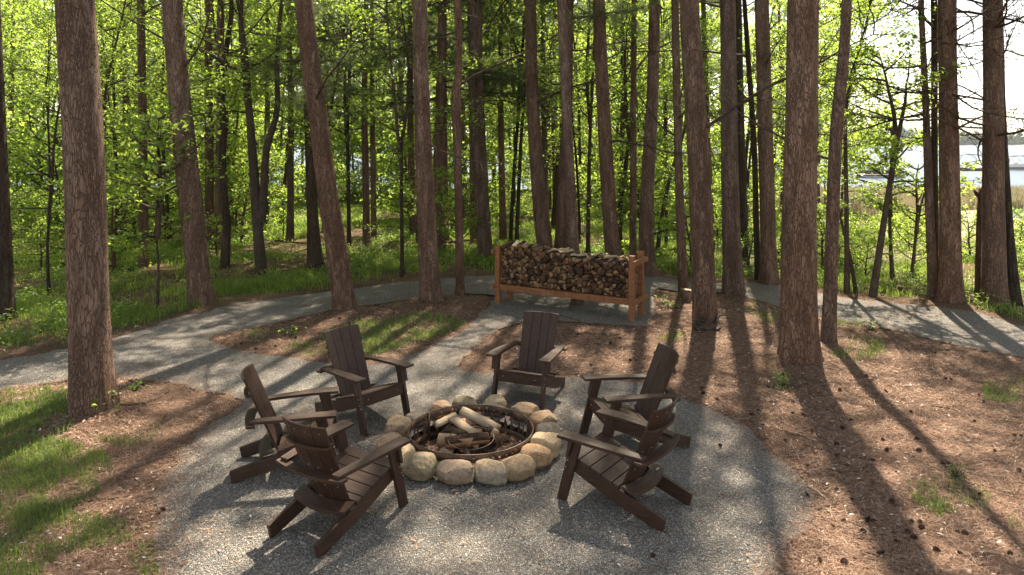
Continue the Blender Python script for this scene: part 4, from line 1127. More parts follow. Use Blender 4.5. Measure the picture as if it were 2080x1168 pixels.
ST = [ # px centre x, world y, width px, height above ground, material, label
 (850, 6.58, 80, .235, 'olive', 'dark olive brown stone, second from the near left chair arm'),
 (925, 6.49, 80, .195, 'rusty', 'broad rust speckled stone at the very front of the ring'),
 (996, 6.49, 66, .185, 'grey', 'small blocky grey tan stone just right of the front one'),
 (1051, 6.57, 76, .20, 'tan', 'egg shaped tan stone tilted toward the front right'),
 (1088, 6.80, 68, .20, 'tan', 'smooth tan stone behind the tilted egg shaped one on the right'),
 (1108, 7.03, 66, .23, 'pale', 'angular flat topped pale stone at the right of the ring'),
 (1114, 7.33, 58, .20, 'grey', 'rounded cool grey stone above the angular one on the right'),
 (1104, 7.66, 56, .20, 'tan', 'tan brown stone at the back right, left of the grey one'),
 (1067, 7.97, 58, .17, 'tan', 'low pinkish tan stone at the back right under the facing chair leg'),
 (1007, 8.14, 50, .19, 'pale', 'bright cream stone peeking over the back rim below the facing chair'),
 (943, 8.15, 50, .18, 'olive', 'flat olive stone peeking over the middle of the back rim'),
 (896, 8.02, 46, .175, 'rusty', 'pinkish stone peeking over the back left rim'),
 (846, 7.80, 44, .14, 'grey', 'low grey stone at the back left of the ring'),
 (815, 7.47, 56, .205, 'tan', 'tall tan grey stone at the left touching the ring'),
 (794, 7.10, 56, .175, 'rusty', 'grey stone with an orange patch at the far left of the ring'),
 (812, 6.80, 66, .22, 'pale', 'large cream coloured stone beside the near left chair arm'),
]
for i, (px, wy, wpx, hh, m, L) in enumerate(ST):
    x = (px - 1040) / F * wy; ang = math.atan2(wy - PIT[1], x - PIT[0]); dist = math.hypot(wy - PIT[1], x - PIT[0])
    hw = wpx / 2 / F * wy * 1.04; dist = max(dist, PR + .03 + min(hw, .13) * .9)
    x = PIT[0] + dist * math.cos(ang); wy = PIT[1] + dist * math.sin(ang)
    sz = hh * .56; rad_ = min(hw, .15)
    # tangential width hw, radial depth rad_
    o = link('stone', boulder(200 + i, rad_, hw, sz, ROCKS[m], .5 if 'angular' in L or 'blocky' in L else .14), None, (x, wy, hh - sz * .93), (random.uniform(-.08, .08), random.uniform(-.08, .08), ang))
    tag(o, L, 'stone', 'fieldstones around the fire ring')

# ------------------------------------------------------------------ split logs
def split_log(seed, length, size, mats, poly=None, wob=1.0):
    """log along local y, cross section in xz; mats: [end, split, bark]"""
    r = np.random.default_rng(seed)
    if poly is None:
        k = r.integers(0, 3)
        if k == 0: a = np.radians([90, 135, 180, 225, 270]); pr = [1, 1, 1, 1, 1]; poly = [(math.cos(t), math.sin(t)) for t in np.linspace(R(200), R(340), 6)] + [(r.uniform(-.2, .2), .75)]
        elif k == 1: poly = [(-1, -.45), (.9, -.5), (1.0, .3), (.2, .62), (-.8, .4)]
        else: poly = [(math.cos(t), math.sin(t)) for t in np.linspace(R(180), R(360), 7)] + [(.6, .3), (-.5, .35)]
        poly = [(p[0] * size, p[1] * size * .85) for p in poly]
    n = len(poly); bark = r.integers(0, n); g = Geo(); ns = 6
    V = []
    bend = r.normal(0, .012, (ns + 1, 2)) * wob; jit = r.normal(0, .05, (n, 2)) * size
    for s in range(ns + 1):
        f = s / ns; k = 1 + r.normal(0, .03) * wob - (.05 if s in (0, ns) else 0)
        for (a, b), jt in zip(poly, jit):
            e = r.normal(0, .025, 2) * size * wob
            V.append((a * k + bend[s][0] + e[0] + jt[0], (f - .5) * length + r.normal(0, .004) * (s in (0, ns)), b * k + bend[s][1] + e[1] + jt[1]))
    V = np.array(V); Q = []; mi = []
    for s in range(ns):
        for i in range(n):
            Q.append((s * n + i, s * n + (i + 1) % n, (s + 1) * n + (i + 1) % n, (s + 1) * n + i))
    for i in range(n): g_ = None
    Q = np.array(Q); side = np.tile(np.arange(n), ns); bk = (side == bark) | (side == (bark + 1) % n)
    g.add(V, Q[~bk], 1)
    base = 0; g.q.append(Q[bk]); g.qm.append(np.full(bk.sum(), 2))
    c0 = V[:n].mean(0); c1 = V[-n:].mean(0); k0 = len(V)
    g.V.append(np.array([c0, c1])); g.n += 2
    T = [(k0, (i + 1) % n, i) for i in range(n)] + [(k0 + 1, ns * n + i, ns * n + (i + 1) % n) for i in range(n)]
    g.t.append(np.array(T)); g.tm.append(np.zeros(len(T), int))
    me = g.mesh('log', mats)
    me.flip_normals() if False else None
    return me
WM = [M['endgrain'], M['split'], M['logbark']]; PM = [M['pale'], M['pale'], M['logbark']]
# logs in the fire ring: (px, py at log centre, z, length, size, heading deg, tilt deg, mats, label)
LOGS = [
 ((915, 905), -.085, .50, .055, 80, 0, PM, 'bottom log lying left under the stack in the fire ring'),
 ((988, 905), -.085, .52, .055, 42, 2, PM, 'bottom log reaching to the right under the stack in the fire ring'),
 ((932, 896), -.02, .44, .055, -8, -3, PM, 'thick tan log across the front of the fire ring stack'),
 ((915, 872), .00, .34, .05, 70, 6, PM, 'short pale block at the left of the fire ring stack'),
 ((958, 884), .03, .36, .045, 66, 3, PM, 'short square log below the grey top boards in the fire ring'),
 ((985, 868), .045, .46, .045, -60, 6, PM, 'split log under the right hand top piece in the fire ring'),
 ((940, 865), .085, .44, .036, -48, -6, PM, 'flat grey split board lying on top left of the fire ring stack'),
 ((952, 850), .085, .40, .030, -42, 8, PM, 'narrow weathered split piece between the two top logs of the fire ring'),
 ((975, 850), .125, .52, .050, -38, -8, PM, 'longest weathered log on top right of the fire ring stack'),
 ((948, 893), .02, .46, .05, 12, 2, PM, 'split log lying across the lower stack toward the viewer in the fire ring'),
 ((962, 858), .06, .36, .045, 20, -4, PM, 'cross piece holding up the two top logs in the fire ring'),
 ((930, 878), .04, .30, .05, -30, 4, WM, 'dark barked wedge tucked under the grey board in the fire ring'),
 ((905, 856), .04, .26, .05, 30, 12, PM, 'stubby log end at the back left of the fire ring stack'),
]
for i, ((px, py), z, L, s, hd, tl, mt, lb) in enumerate(LOGS):
    s *= .95 if z > .08 else 1.12
    if z > .08: L *= .95
    Y = (CAMH - z) * F / (py - HOR); X = (px - 1040) / F * Y
    sq = [(-1.25, -.5), (1.2, -.55), (1.25, .45), (-1.1, .5)] if 'board' in lb or 'square' in lb or 'narrow' in lb else ([(-1, -.6), (1, -.65), (1.05, .1), (.1, .95), (-.95, .2)] if 'dark' not in lb else [(-1, -.4), (0, -.8), (1, -.3), (.2, .8)])
    if sq: sq = [(a * s * 1.15, b * s * 1.15) for a, b in sq]
    o = link('firewood_log', split_log(300 + i, L, s, mt, sq, .18), None, (X, Y, z), (R(tl), 0, R(hd - 90)))
    tag(o, lb, 'log', 'firewood logs in the fire ring')
for i in range(9):
    a_ = rng.uniform(0, 6.28); q_ = rng.uniform(.1, .34); x_, y_ = PIT[0] + .03 + q_ * math.cos(a_), PIT[1] - .06 + q_ * .8 * math.sin(a_)
    kc = bpy.data.materials.get('charcoal') or simple('charcoal', (.012, .011, .010), .75, .3)
    o = link('charcoal_chunk', split_log(700 + i, rng.uniform(.06, .12), rng.uniform(.018, .030), [kc] * 3, None, .8), None, (x_, y_, -.105), (R(rng.uniform(-12, 12)), 0, rng.uniform(0, 6.28)))
    tag(o, 'black charcoal chunk on the floor of the fire ring', 'charcoal', 'charcoal chunks in the fire ring')
# thin hoop of the grate round the logs
th = np.linspace(0, 6.283, 41); P = np.c_[.235 * np.cos(th), .235 * np.sin(th), np.zeros(41)]
g = Geo(); gtube(g, P, np.full(41, .006), 6, 0, cap=False)
for k in range(0):
    a = -.18 + k * .09; hx = math.sqrt(.235 ** 2 - a * a); gtube(g, np.array([(-hx, a, 0), (hx, a, 0)]), np.array([.004, .004]), 5, 0)
tag(link('fire_grate', g.mesh('fire_grate', [M['steel']]), None, (PIT[0] + .0, PIT[1] + .02, .055), (R(4), R(-3), .3)), 'thin round steel grate hoop among the logs in the fire ring', 'grate')

# ------------------------------------------------------------------ firewood rack
fl_ = np.array(gp(1012, 617)); fr_ = np.array(gp(1284, 652))
ux = (fr_ - fl_); LN = float(np.linalg.norm(ux)); ux /= LN; rz = math.atan2(ux[1], ux[0])
rack = thing('firewood_rack', 'long orange brown timber rack holding a wall of split firewood', 'wood rack', (fl_[0], fl_[1], .005), rz)
PW = .095; DP = .46
def beam(name, c, s, parent=rack):
    bm = bmesh.new(); add_box(bm, c, s); return link(name, bm_mesh(bm, name, [M['cedar']], .004), parent)
for x_, y_, h_ in ((0, 0, 1.10), (LN, 0, 1.12), (0, DP, 1.12), (LN, DP, 1.14)):
    beam('post', (x_, y_, h_ / 2), (PW, PW, h_))
beam('bottom_rail', (LN / 2, 0, .32), (LN - PW - .002, .06, .11)); beam('bottom_rail', (LN / 2, DP, .32), (LN - PW - .002, .06, .11))
for x_, s in ((-PW / 2 - .022, 1), (LN + PW / 2 + .022, 1)):
    beam('end_crosspiece', (x_, DP / 2 - .0, .995), (.042, DP + PW + .14, .09)); beam('end_crosspiece', (x_, DP / 2, .33), (.042, DP + PW + .14, .09))
for k in range(5): beam('support_board', (LN * (k + .5) / 5, DP / 2, .29), (.09, DP - .061, .036))
# voronoi cells across the front
def clip(poly, a, b, c):
    out = []
    for i in range(len(poly)):
        p, q = poly[i], poly[(i + 1) % len(poly)]; dp_ = a * p[0] + b * p[1] - c; dq = a * q[0] + b * q[1] - c
        if dp_ <= 0: out.append(p)
        if dp_ * dq < 0: t = dp_ / (dp_ - dq); out.append((p[0] + (q[0] - p[0]) * t, p[1] + (q[1] - p[1]) * t))
    return out
rl = random.Random(5); sites = []
zb_, x0_, x1_ = .385, PW / 2 + .012, LN - PW / 2 - .012
cells = 0; row = 0; z = zb_ + .05
def stack_top(x): return 1.03 + .07 * math.exp(-((x - .55) / .45) ** 2) - .03 * (x > 1.6) + .02 * math.sin(x * 7)
while z < 1.14:
    n = int((x1_ - x0_) / .132)
    for i in range(n + 1):
        x = x0_ + (i + (.5 if row % 2 else 0)) * .132
        if z < stack_top(x) - .04 and x0_ < x < x1_: sites.append((x + rl.uniform(-.045, .045), z + rl.uniform(-.038, .038)))
    z += .112; row += 1
def area_c(q):
    A = cx = cy = 0
    for i in range(len(q)):
        a_, b_ = q[i], q[(i + 1) % len(q)]; w_ = a_[0] * b_[1] - b_[0] * a_[1]; A += w_ / 2; cx += (a_[0] + b_[0]) * w_ / 6; cy += (a_[1] + b_[1]) * w_ / 6
    return A, (cx / A, cy / A) if abs(A) > 1e-9 else q[0]
pieces = []
for i, (sx, sz) in enumerate(sites):
    poly = [(max(x0_, sx - .14), max(zb_, sz - .14)), (min(x1_, sx + .14), max(zb_, sz - .14)), (min(x1_, sx + .14), sz + .085), (max(x0_, sx - .14), sz + .085)]
    for j, (tx, tz) in enumerate(sites):
        if i == j or abs(tx - sx) > .34 or abs(tz - sz) > .34: continue
        poly = clip(poly, tx - sx, tz - sz, (tx * tx + tz * tz - sx * sx - sz * sz) / 2)
        if len(poly) < 3: break
    if len(poly) < 3: continue
    A, c = area_c(poly); parts = [poly]
    if abs(A) > .006:
        th_ = rl.uniform(0, math.pi); a_, b_ = math.cos(th_), math.sin(th_); d_ = a_ * (c[0] + rl.uniform(-.012, .012)) + b_ * (c[1] + rl.uniform(-.012, .012))
        parts = [clip(poly, a_, b_, d_), clip(poly, -a_, -b_, -d_)]
        big_ = max(parts, key=lambda q: abs(area_c(q)[0]) if len(q) > 2 else 0)
        if abs(area_c(big_)[0]) > .0085:
            parts.remove(big_); A2, c2 = area_c(big_); a_, b_ = -b_, a_; d_ = a_ * c2[0] + b_ * c2[1]; parts += [clip(big_, a_, b_, d_), clip(big_, -a_, -b_, -d_)]
    pieces += [q for q in parts if len(q) > 2 and abs(area_c(q)[0]) > .0009]
for i, q in enumerate(pieces):
    A, c = area_c(q); pc = [(p[0] - c[0], p[1] - c[1]) for p in q]
    q2 = [pc[0]]
    for p in pc[1:]:
        if math.dist(p, q2[-1]) > .014: q2.append(p)
    if math.dist(q2[0], q2[-1]) < .014 and len(q2) > 3: q2.pop()
    if len(q2) < 3: continue
    k = rl.uniform(.84, .96); q2 = [(p[0] * k, p[1] * k) for p in q2]
    # round one side a little, as bark side
    if len(q2) < 7:
        e = max(range(len(q2)), key=lambda m: math.dist(q2[m], q2[(m + 1) % len(q2)])); a_, b_ = q2[e], q2[(e + 1) % len(q2)]
        mx_, mz_ = (a_[0] + b_[0]) / 2, (a_[1] + b_[1]) / 2; q2.insert(e + 1, (mx_ * 1.1, mz_ * 1.1))
    o = link('firewood_log', split_log(1000 + i, rl.uniform(.37, .46), .01, WM, q2, .12), None)
    o.location = Matrix.Translation(rack.location) @ Matrix.Rotation(rz, 4, 'Z') @ Vector((c[0], DP / 2 + rl.uniform(-.045, .02), c[1])); o.rotation_euler = (R(rl.uniform(-1.5, 1.5)), 0, rz + R(rl.uniform(-1.5, 1.5)))
    tag(o, 'split log stacked end on in the timber rack', 'log', 'split logs stacked in the rack'); cells += 1
print('rack logs', cells)
# loose logs on top
for i in range(17):
    xx = .10 + i * (LN - .25) / 16; big = xx < 1.0
    zz = (1.055 + .07 * math.exp(-((xx - .55) / .45) ** 2) - .03 * (xx > 1.6) + .02 * math.sin(xx * 7)) - .005
    yy = DP / 2 + rl.uniform(-.05, .02)
    o = link('firewood_log', split_log(2000 + i, rl.uniform(.36, .44), .062 if big else .045, [M['endgrain'], M['pale'] if i % 3 else M['split'], M['logbark']], None, 1), None)
    o.location = Matrix.Translation(rack.location) @ Matrix.Rotation(rz, 4, 'Z') @ Vector((xx, yy, zz + .01)); o.rotation_euler = (R(rl.uniform(-7, 7)), R(rl.uniform(-25, 25)), rz + R(rl.uniform(-35, 35) if big else rl.uniform(-60, 60)))
    tag(o, 'weathered split log lying loose on top of the firewood stack', 'log', 'loose logs on top of the firewood stack')

# ------------------------------------------------------------------ stumps, snag, charred wood
def stump(px, py, wpx, hpx, label, seed, top='pale'):
    x, y = gp(px, py); z = float(gz(x, y)); r = wpx / 2 / F * y; h = hpx / F * y; g = Geo()
    gtube(g, np.array([(0, 0, -.1), (0, 0, .02), (0, 0, h * .5), (0.01, 0, h)]), np.array([1.25, 1.15, 1.0, .97]) * r, 18, 0, lob=.08, seed=seed, cap=True)
    n_t = len(g.t[-1]); g.tm[-1][:] = 0; g.tm[-1][n_t // 2:] = 1
    root = tag(link('tree_stump', g.mesh('tree_stump', [M['pinebark'], M[top]]), None, (x, y, z)), label, 'stump')
stump(1393, 612, 22, 24, 'low pale sawn stump beside the thin pine right of the rack', 1)
stump(1830, 596, 17, 14, 'small dark stump in the grass beyond the right path', 2, 'endgrain')
x, y = gp(1990, 617); z = float(gz(x, y)); q = y / F
g = Geo(); P = spline([((a - 1990) * q, 0, (617 - b) * q) for a, b in [(1990, 625), (1991, 560), (1992, 480), (1993, 430), (1995, 392)]], 12); gtube(g, P, np.linspace(10, 7, 12) * q, 12, 0, lob=.08, seed=9)
gtube(g, np.array([((1992 - 1990) * q, 0, 205 * q), ((1985 - 1990) * q, .02, 214 * q), ((1980 - 1990) * q, .03, 222 * q)]), np.array([5, 4, 2]) * q, 7, 0)
gtube(g, np.array([((1995 - 1990) * q, 0, 222 * q), ((1998 - 1990) * q, 0, 238 * q)]), np.array([3, 1]) * q, 6, 0)
tag(link('broken_snag', g.mesh('broken_snag', [M['pinebark']]), None, (x, y, z)), 'broken dead trunk with forked top against the rightmost thick pine', 'dead tree')
char = NT('charred_wood'); nn_ = char.noise(char.coord((1, 1, 1)), 20, 5, .7); char.base(char.ramp(nn_, [(.35, (.008, .007, .006)), (.6, (.03, .024, .02)), (.8, (.11, .08, .06))]), .7, .3); char.bump(nn_, .8, .01)
for i, (px, py, L, s, hd, tl, lb) in enumerate([(1437, 676, .42, .045, 8, 2, 'flat charred slab at the foot of the thick pine right of the rack'),
        (1425, 668, .30, .04, 50, 10, 'charred chunk leaning on the thick pine root right of the rack'), (1452, 664, .34, .028, 35, 22, 'charred stick pointing up beside the thick pine foot')]):
    x, y = gp(px, py)
    o = link('charred_wood', split_log(400 + i, L, s, [char.m] * 3, None, 1.6), None, (x, y, float(gz(x, y)) + .035 + .03 * (tl > 5)), (R(tl), 0, R(hd - 90))); tag(o, lb, 'charred wood')

# ------------------------------------------------------------------ cones, sticks
def cone_mesh(seed):
    r = np.random.default_rng(seed); g = Geo(); n = 46
    for i in range(n):
        f = i / n; z = -.028 + .056 * f; rr_ = .006 + .017 * math.sin(math.pi * min(1, f * .85 + .18)); a = i * 2.4
        c, s = math.cos(a), math.sin(a); tip = np.array([c * (rr_ + .007), s * (rr_ + .007), z + .008]); b = np.array([c * .004, s * .004, z]); t = np.array([-s, c, 0]) * .0075
        m = (tip + b) / 2 + np.array([0, 0, .001]); u = np.array([0, 0, .0022])
        V = [b, m + t, tip + t * .5, tip - t * .5, m - t, (tip + u + m) / 2]
        g.add(V, [[0, 1, 5], [1, 2, 5], [2, 3, 5], [3, 4, 5], [4, 0, 5], [0, 4, 1], [1, 4, 2], [2, 4, 3]])
    gtube(g, np.array([(0, 0, -.03), (0, 0, 0), (0, 0, .028)]), np.array([.006, .012, .004]), 7, 0)
    return g.mesh('pine_cone', [M['cone']])
CM = [cone_mesh(i) for i in range(3)]
cone_px = [(1425, 793), (1429, 803), (1457, 815), (1540, 838), (1526, 846), (1611, 821), (1611, 843), (1633, 848), (1706, 797), (1729, 857), (1711, 873), (1921, 773), (1932, 774), (1989, 806), (1998, 819), (1699, 907), (1700, 931),
    (1793, 898), (1801, 920), (1774, 940), (1862, 896), (1867, 920), (1916, 947), (1926, 947), (2060, 889), (2075, 890), (1762, 1062), (1774, 1064), (1753, 1085), (1712, 1062), (1693, 1075), (1868, 1067), (1872, 1078), (1852, 1065), (1843, 1085), (1857, 1098), (1845, 1085), (1822, 1106), (1902, 1124), (1788, 1130), (1665, 1143), (1715, 1148),
    (1946, 1086), (1960, 1090), (2052, 1130), (1950, 1130), (1326, 1134), (1550, 868), (1463, 909), (1590, 770), (1560, 790), (1800, 800), (1850, 840), (1650, 880), (1180, 670), (1174, 682), (1130, 680), (1240, 700), (1260, 690), (1200, 745), (1280, 735), (1345, 742), (1375, 738), (1100, 740), (1330, 720), (1640, 950), (1700, 1000), (560, 706), (600, 690), (520, 712), (490, 700), (800, 640), (860, 622), (690, 652),
    (265, 780), (290, 788), (330, 1040), (90, 1030), (215, 900), (2020, 920), (1980, 860), (1760, 770), (1900, 720), (1930, 700), (1990, 1010), (2070, 960), (1640, 1010), (1730, 1020), (1812, 1025), (1595, 900)]
for i, (px, py) in enumerate(cone_px):
    x, y = gp(px, py); k = random.uniform(.6, .9)
    o = link('pine_cone', CM[i % 3], None, (x, y, float(gz(x, y)) + .022 * k + .01), (R(random.uniform(40, 120)), R(random.uniform(-40, 40)), random.random() * 6.28), (k, k, k * 1.05))
    tag(o, 'dark brown pine cone lying on the needle litter', 'pine cone', 'pine cones scattered on the ground')
def stick(pxs, r, label, name='fallen_stick', mat='twig', lift=.012):
    P = np.array([(*gp(*p), 0) for p in pxs]); P = spline(P, 4 * len(pxs)); P[:, 2] = gz(P[:, 0], P[:, 1]) + lift + np.abs(np.sin(np.arange(len(P)) * 1.3)) * .012
    o_ = P[0].copy(); g = Geo(); gtube(g, P - o_, np.linspace(r, r * .5, len(P)) * (1 + .15 * np.sin(np.arange(len(P)) * 2.1)), 6, 0)
    tag(link(name, g.mesh(name, [M[mat]]), None, tuple(o_)), label, 'stick')
stick([(1630, 907), (1700, 925), (1740, 930)], .008, 'thin stick ending at the gravel edge beside the pit')
stick([(1880, 1036), (1905, 1030), (1932, 1028), (1937, 1042)], .012, 'pale forked stick on the grass tuft at the lower right', mat='pale')
stick([(1965, 985), (2010, 995), (2060, 1010)], .009, 'dark long stick running to the right frame edge')
stick([(1900, 995), (1990, 1000), (2090, 1022)], .007, 'thin twig crossing the grass tuft at the lower right')
stick([(1640, 992), (1660, 1002), (1685, 1022)], .010, 'pale short stick on the needle edge right of the gravel', mat='pale')
stick([(1662, 1040), (1690, 1030), (1706, 1022)], .009, 'dark bent stick below the pale short one')
stick([(1700, 962), (1735, 960), (1762, 950)], .008, 'crooked twig on needles right of the gravel')
stick([(1560, 870), (1620, 888), (1670, 905)], .006, 'long straight twig along the gravel edge')
stick([(1610, 790), (1650, 782), (1668, 776)], .008, 'short branch piece under the massive pine')
stick([(1890, 828), (1920, 832), (1945, 836)], .008, 'twig in the sunny needles at the right')
stick([(180, 1022), (225, 1018), (270, 1022)], .006, 'thin twig on the needles at the lower left')
stick([(1590, 934), (1614, 930)], .006, 'small twig lying on the gravel at the right')
stick([(1130, 640), (1180, 655)], .010, 'small stick under the front of the rack')
stick([(1340, 720), (1380, 700)], .008, 'light stick on the needles behind the far right chair')
stick([(240, 840), (300, 828), (345, 800)], .012, 'root like stick beside the foot of the nearest pine')
stick([(1340, 628), (1400, 630)], .012, 'fallen stick to the right of the rack foot')
stick([(560, 492), (640, 500), (700, 498)], .03, 'grey fallen branch on the green floor in the wood', mat='twig', lift=.05)
stick([(905, 498), (970, 492)], .05, 'fallen log on the grass left behind the rack', mat='twig', lift=.07)

# ------------------------------------------------------------------ boats with people, on the lake
WATER = -2.02
def person(parent_loc, shirt, pose, label, rz=0):
    """one continuous small figure grown with a skin modifier"""
    me = bpy.data.meshes.new('person'); 
    if pose == 'sit':
        J = [(0, 0, .45), (0, 0, .72), (0, 0, .98), (0, 0, 1.06), (0, .01, 1.20), (.1, 0, .45), (.11, .42, .47), (.11, .45, .05), (-.1, 0, .45), (-.11, .42, .47), (-.11, .45, .05), (.19, 0, .95), (.26, .08, .68), (.2, .33, .6), (-.19, 0, .95), (-.26, .08, .68), (-.2, .33, .6)]
    else:
        J = [(0, 0, .92), (0, 0, 1.2), (0, 0, 1.44), (0, 0, 1.52), (0, .01, 1.66), (.09, 0, .9), (.11, .02, .48), (.12, 0, .05), (-.09, 0, .9), (-.11, .02, .48), (-.12, 0, .05), (.19, 0, 1.4), (.27, .03, 1.12), (.25, .2, .95), (-.19, 0, 1.4), (-.27, .03, 1.12), (-.25, .2, .95)]
    E = [(0, 1), (1, 2), (2, 3), (3, 4), (0, 5), (5, 6), (6, 7), (0, 8), (8, 9), (9, 10), (2, 11), (11, 12), (12, 13), (2, 14), (14, 15), (15, 16)]
    rad = [.13, .13, .14, .055, .10, .09, .065, .045, .09, .065, .045, .06, .045, .035, .06, .045, .035]
    me.from_pydata(J, E, []); o = bpy.data.objects.new('person', me); col.objects.link(o)
    md = o.modifiers.new('s', 'SKIN')
    for i, v in enumerate(me.skin_vertices[0].data): v.radius = (rad[i], rad[i]); v.use_root = (i == 0)
    sb = o.modifiers.new('u', 'SUBSURF'); sb.levels = 1; sb.render_levels = 1
    dg = bpy.context.evaluated_depsgraph_get(); m2 = bpy.data.meshes.new_from_object(o.evaluated_get(dg))
    bpy.data.objects.remove(o)
    skin = simple('skin', (.45, .27, .19), .6); sh = simple('shirt', shirt, .8); tr = simple('trousers', (.05, .06, .09), .8)
    m2.materials.clear()
    for m in (skin, sh, tr): m2.materials.append(m)
    zs = 1.02 if pose == 'sit' else 1.48; zh = .5 if pose == 'sit' else .92
    for p in m2.polygons:
        c = p.center; p.use_smooth = True
        p.material_index = 0 if c.z > zs or (abs(c.x) > .17 and c.y > .18 and c.z > .5) else (1 if c.z > zh else 2)
    return tag(link('person', m2, None, parent_loc, (0, 0, rz)), label, 'person')
dkh = simple('dark_hull', (.035, .04, .05), .4); pon = simple('pontoon_tube', (.30, .31, .33), .35, .5, .6); tanp = simple('tan_panel', (.32, .21, .14), .6); whp = simple('white_panel', (.7, .7, .7), .4); nvy = simple('navy_canvas', (.02, .03, .07), .8)
def pontoon(loc, L, rz, label, hull, canopy):
    root = thing('pontoon_boat', label, 'boat', loc, rz)
    for s in (-1, 1):
        g = Geo(); gtube(g, np.array([(-L / 2, s * .85, .1), (L / 2 - .8, s * .85, .1), (L / 2 - .3, s * .85, .2), (L / 2, s * .85, .38)]), np.array([.3, .3, .25, .05]), 12, 0); link('pontoon', g.mesh('pontoon', [pon], True), root)
    bm = bmesh.new(); add_box(bm, (-.1, 0, .46), (L - .3, 2.3, .12)); link('deck', bm_mesh(bm, 'deck', [tanp], .01), root)
    for s in (-1, 1):
        bm = bmesh.new(); add_box(bm, (-.1, s * 1.1, .80), (L - .7, .05, .50)); link('side_panel', bm_mesh(bm, 'side_panel', [hull], .01), root)
    bm = bmesh.new(); add_box(bm, (-L / 2 + .8, 0, .78), (.7, 1.7, .45)); add_box(bm, (-L / 2 + .5, 0, 1.1), (.15, 1.7, .4)); link('bench_seat', bm_mesh(bm, 'bench_seat', [hull], .03), root)
    bm = bmesh.new(); add_box(bm, (.3, -.55, .95), (.45, .6, .8)); link('console', bm_mesh(bm, 'console', [hull], .04), root)
    bm = bmesh.new(); add_box(bm, (-L / 2 - .15, 0, .65), (.35, .3, .75)); add_box(bm, (-L / 2 - .2, 0, .1), (.12, .1, .6)); link('outboard_motor', bm_mesh(bm, 'outboard_motor', [dkh], .03), root)
    if canopy:
        g = Geo()
        for s in (-1, 1):
            for x_ in (-.9, 1.1): gtube(g, np.array([(-.2 + x_ * .2, s * 1.1, 1.05), (-.2 + x_, s * 1.05, 2.35)]), np.array([.02, .02]), 6, 0)
        link('canopy_frame', g.mesh('canopy_frame', [pon]), root)
        n = 8; V = []; 
        for i in range(n + 1):
            x_ = -1.5 + 3 * i / n; z_ = 2.35 + .18 * math.sin(math.pi * i / n)
            V += [(x_, -1.12, z_), (x_, 1.12, z_), (x_, 1.12, z_ + .04), (x_, -1.12, z_ + .04)]
        Q = [(4 * i + a, 4 * i + b, 4 * i + 4 + b, 4 * i + 4 + a) for i in range(n) for a, b in ((0, 1), (1, 2), (2, 3), (3, 0))]
        Q += [(0, 3, 2, 1), (4 * n, 4 * n + 1, 4 * n + 2, 4 * n + 3)]
        link('canopy', mesh_np('canopy', np.array(V), np.array(Q), [nvy]), root)
    return root
def lake_at(px, py):
    Y = (CAMH - WATER) * F / (py - HOR); return ((px - 1040) / F * Y, Y)
bx, by = lake_at(1786, 361); pontoon((bx, by, WATER), 6.3, R(184), 'dark low open boat with people on the lake behind the leaning tree', dkh, False)
person((bx + .55, by + .1, WATER + .54), (.06, .06, .07), 'sit', 'person in dark clothes seated at the back of the dark boat', R(90))
person((bx - .1, by - .1, WATER + .54), (.35, .33, .3), 'stand', 'person in a pale shirt standing amidships in the dark boat', R(120))
person((bx + .1 - 1.0, by + .3, WATER + .54), (.05, .07, .12), 'sit', 'person in a navy top seated near the bow of the dark boat', R(60))
bx, by = lake_at(2070, 345); pontoon((bx, by, WATER), 7.0, R(176), 'pale pontoon boat with dark canvas canopy at the right frame edge', whp, True)
person((bx - 1.8, by, WATER + .54), (.40, .05, .05), 'stand', 'person in a red top standing at the bow of the canopied boat', R(60))
bx, by = lake_at(1976, 347); root = thing('rowing_boat', 'low brown rowing boat half hidden between the lake side pines', 'boat', (bx, by, WATER), R(5))
bm = bmesh.new(); n = 10; sec = []
for i in range(n + 1):
    f = i / n; w2 = .62 * math.sin(math.pi * (f * .86 + .07)) ** .6 ; zt_ = .42 + .16 * (2 * f - 1) ** 2; x_ = -2.2 + 4.4 * f
    sec.append([bm.verts.new(v) for v in ((x_, -w2, zt_), (x_, -w2 * .75, .08), (x_, 0, -.05), (x_, w2 * .75, .08), (x_, w2, zt_), (x_, w2 * .9, zt_), (x_, 0, .06), (x_, -w2 * .9, zt_))])
for i in range(n):
    for k in range(8): bm.faces.new([sec[i][k], sec[i][(k + 1) % 8], sec[i + 1][(k + 1) % 8], sec[i + 1][k]])
bm.faces.new(sec[0]); bm.faces.new(sec[-1][::-1])
link('hull', bm_mesh(bm, 'hull', [simple('varnished_hull', (.16, .075, .045), .5)]), root)
for x_ in (-.9, .5):
    bm = bmesh.new(); add_box(bm, (x_, 0, .36), (.25, 1.05, .04)); link('thwart', bm_mesh(bm, 'thwart', [tanp], .005), root)

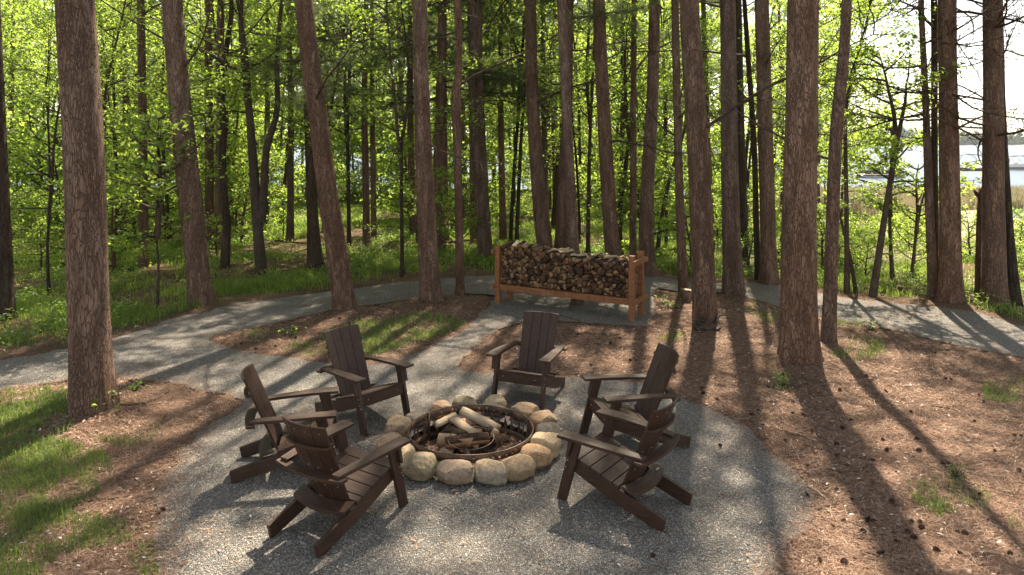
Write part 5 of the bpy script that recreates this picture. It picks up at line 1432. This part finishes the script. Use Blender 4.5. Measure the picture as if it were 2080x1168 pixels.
# more shrubs where the marsh begins
for i in range(30):
    y = rr.uniform(16, 30); x = y * rr.uniform(.36, .74); k = rr.uniform(.4, .75)
    if not free(x, y, .5) or not bool(beyond_path(np.array(x), np.array(y) - .8)): continue
    tag(link('leafy_shrub', rr.choice(BS), None, (x, y, float(gz(x, y)) - .02), (0, 0, rr.random() * 6.28), (k, k, k)), 'small leafy shrub on the marsh edge towards the lake', 'shrub', 'shrubs on the marsh edge')

# ------------------------------------------------------------------ haze over the lake and wood
bm = bmesh.new(); add_box(bm, (0, 1272, 22), (3640, 2680, 58))
hz = bpy.data.materials.new('haze'); hz.use_nodes = True; ht = hz.node_tree; ht.nodes.remove(ht.nodes['Principled BSDF'])
pv = ht.nodes.new('ShaderNodeVolumePrincipled'); pv.inputs['Color'].default_value = (.85, .92, 1, 1); pv.inputs['Density'].default_value = .0001; pv.inputs['Anisotropy'].default_value = .3
ht.links.new(pv.outputs[0], ht.nodes['Material Output'].inputs['Volume'])
tag(link('haze', bm_mesh(bm, 'haze', [hz])), 'thin bright haze over the lake and the far wood', 'haze', kind='stuff')

# small plants at the pine feet
def plantlet(px, py, k, label):
    x, y = gp(px, py); r = np.random.default_rng(int(px)); C = np.c_[r.normal(0, .11, 40), r.normal(0, .08, 40), r.uniform(.03, .2, 40)] * k
    g = Geo(); V, T = leaves_at(C, .06 * k, 1.0, r); g.add(V, T, 1)
    for c in C: gtube(g, np.array([(0, 0, -.02), c * .5, c]), np.array([.003, .002, .001]), 4, 0)
    tag(link('small_plant', g.mesh('small_plant', [M['twig'], M['herb']]), None, (x, y, float(gz(x, y)))), label, 'plant')
plantlet(195, 850, 1.1, 'leafy seedling at the foot of the nearest pine'); plantlet(275, 800, .6, 'small green seedling on the needles right of the nearest pine')
plantlet(590, 684, .9, 'pale leafy tuft on the grassy island behind the left chairs'); plantlet(1590, 788, .7, 'little green seedling in front of the massive pine')
plantlet(1360, 628, 1.2, 'green weeds beside the stump right of the rack'); plantlet(1770, 672, 1.0, 'weed tuft beside the right path below the bowed pine')
plantlet(1940, 972, .6, 'low weed in the grass tuft at the lower right')
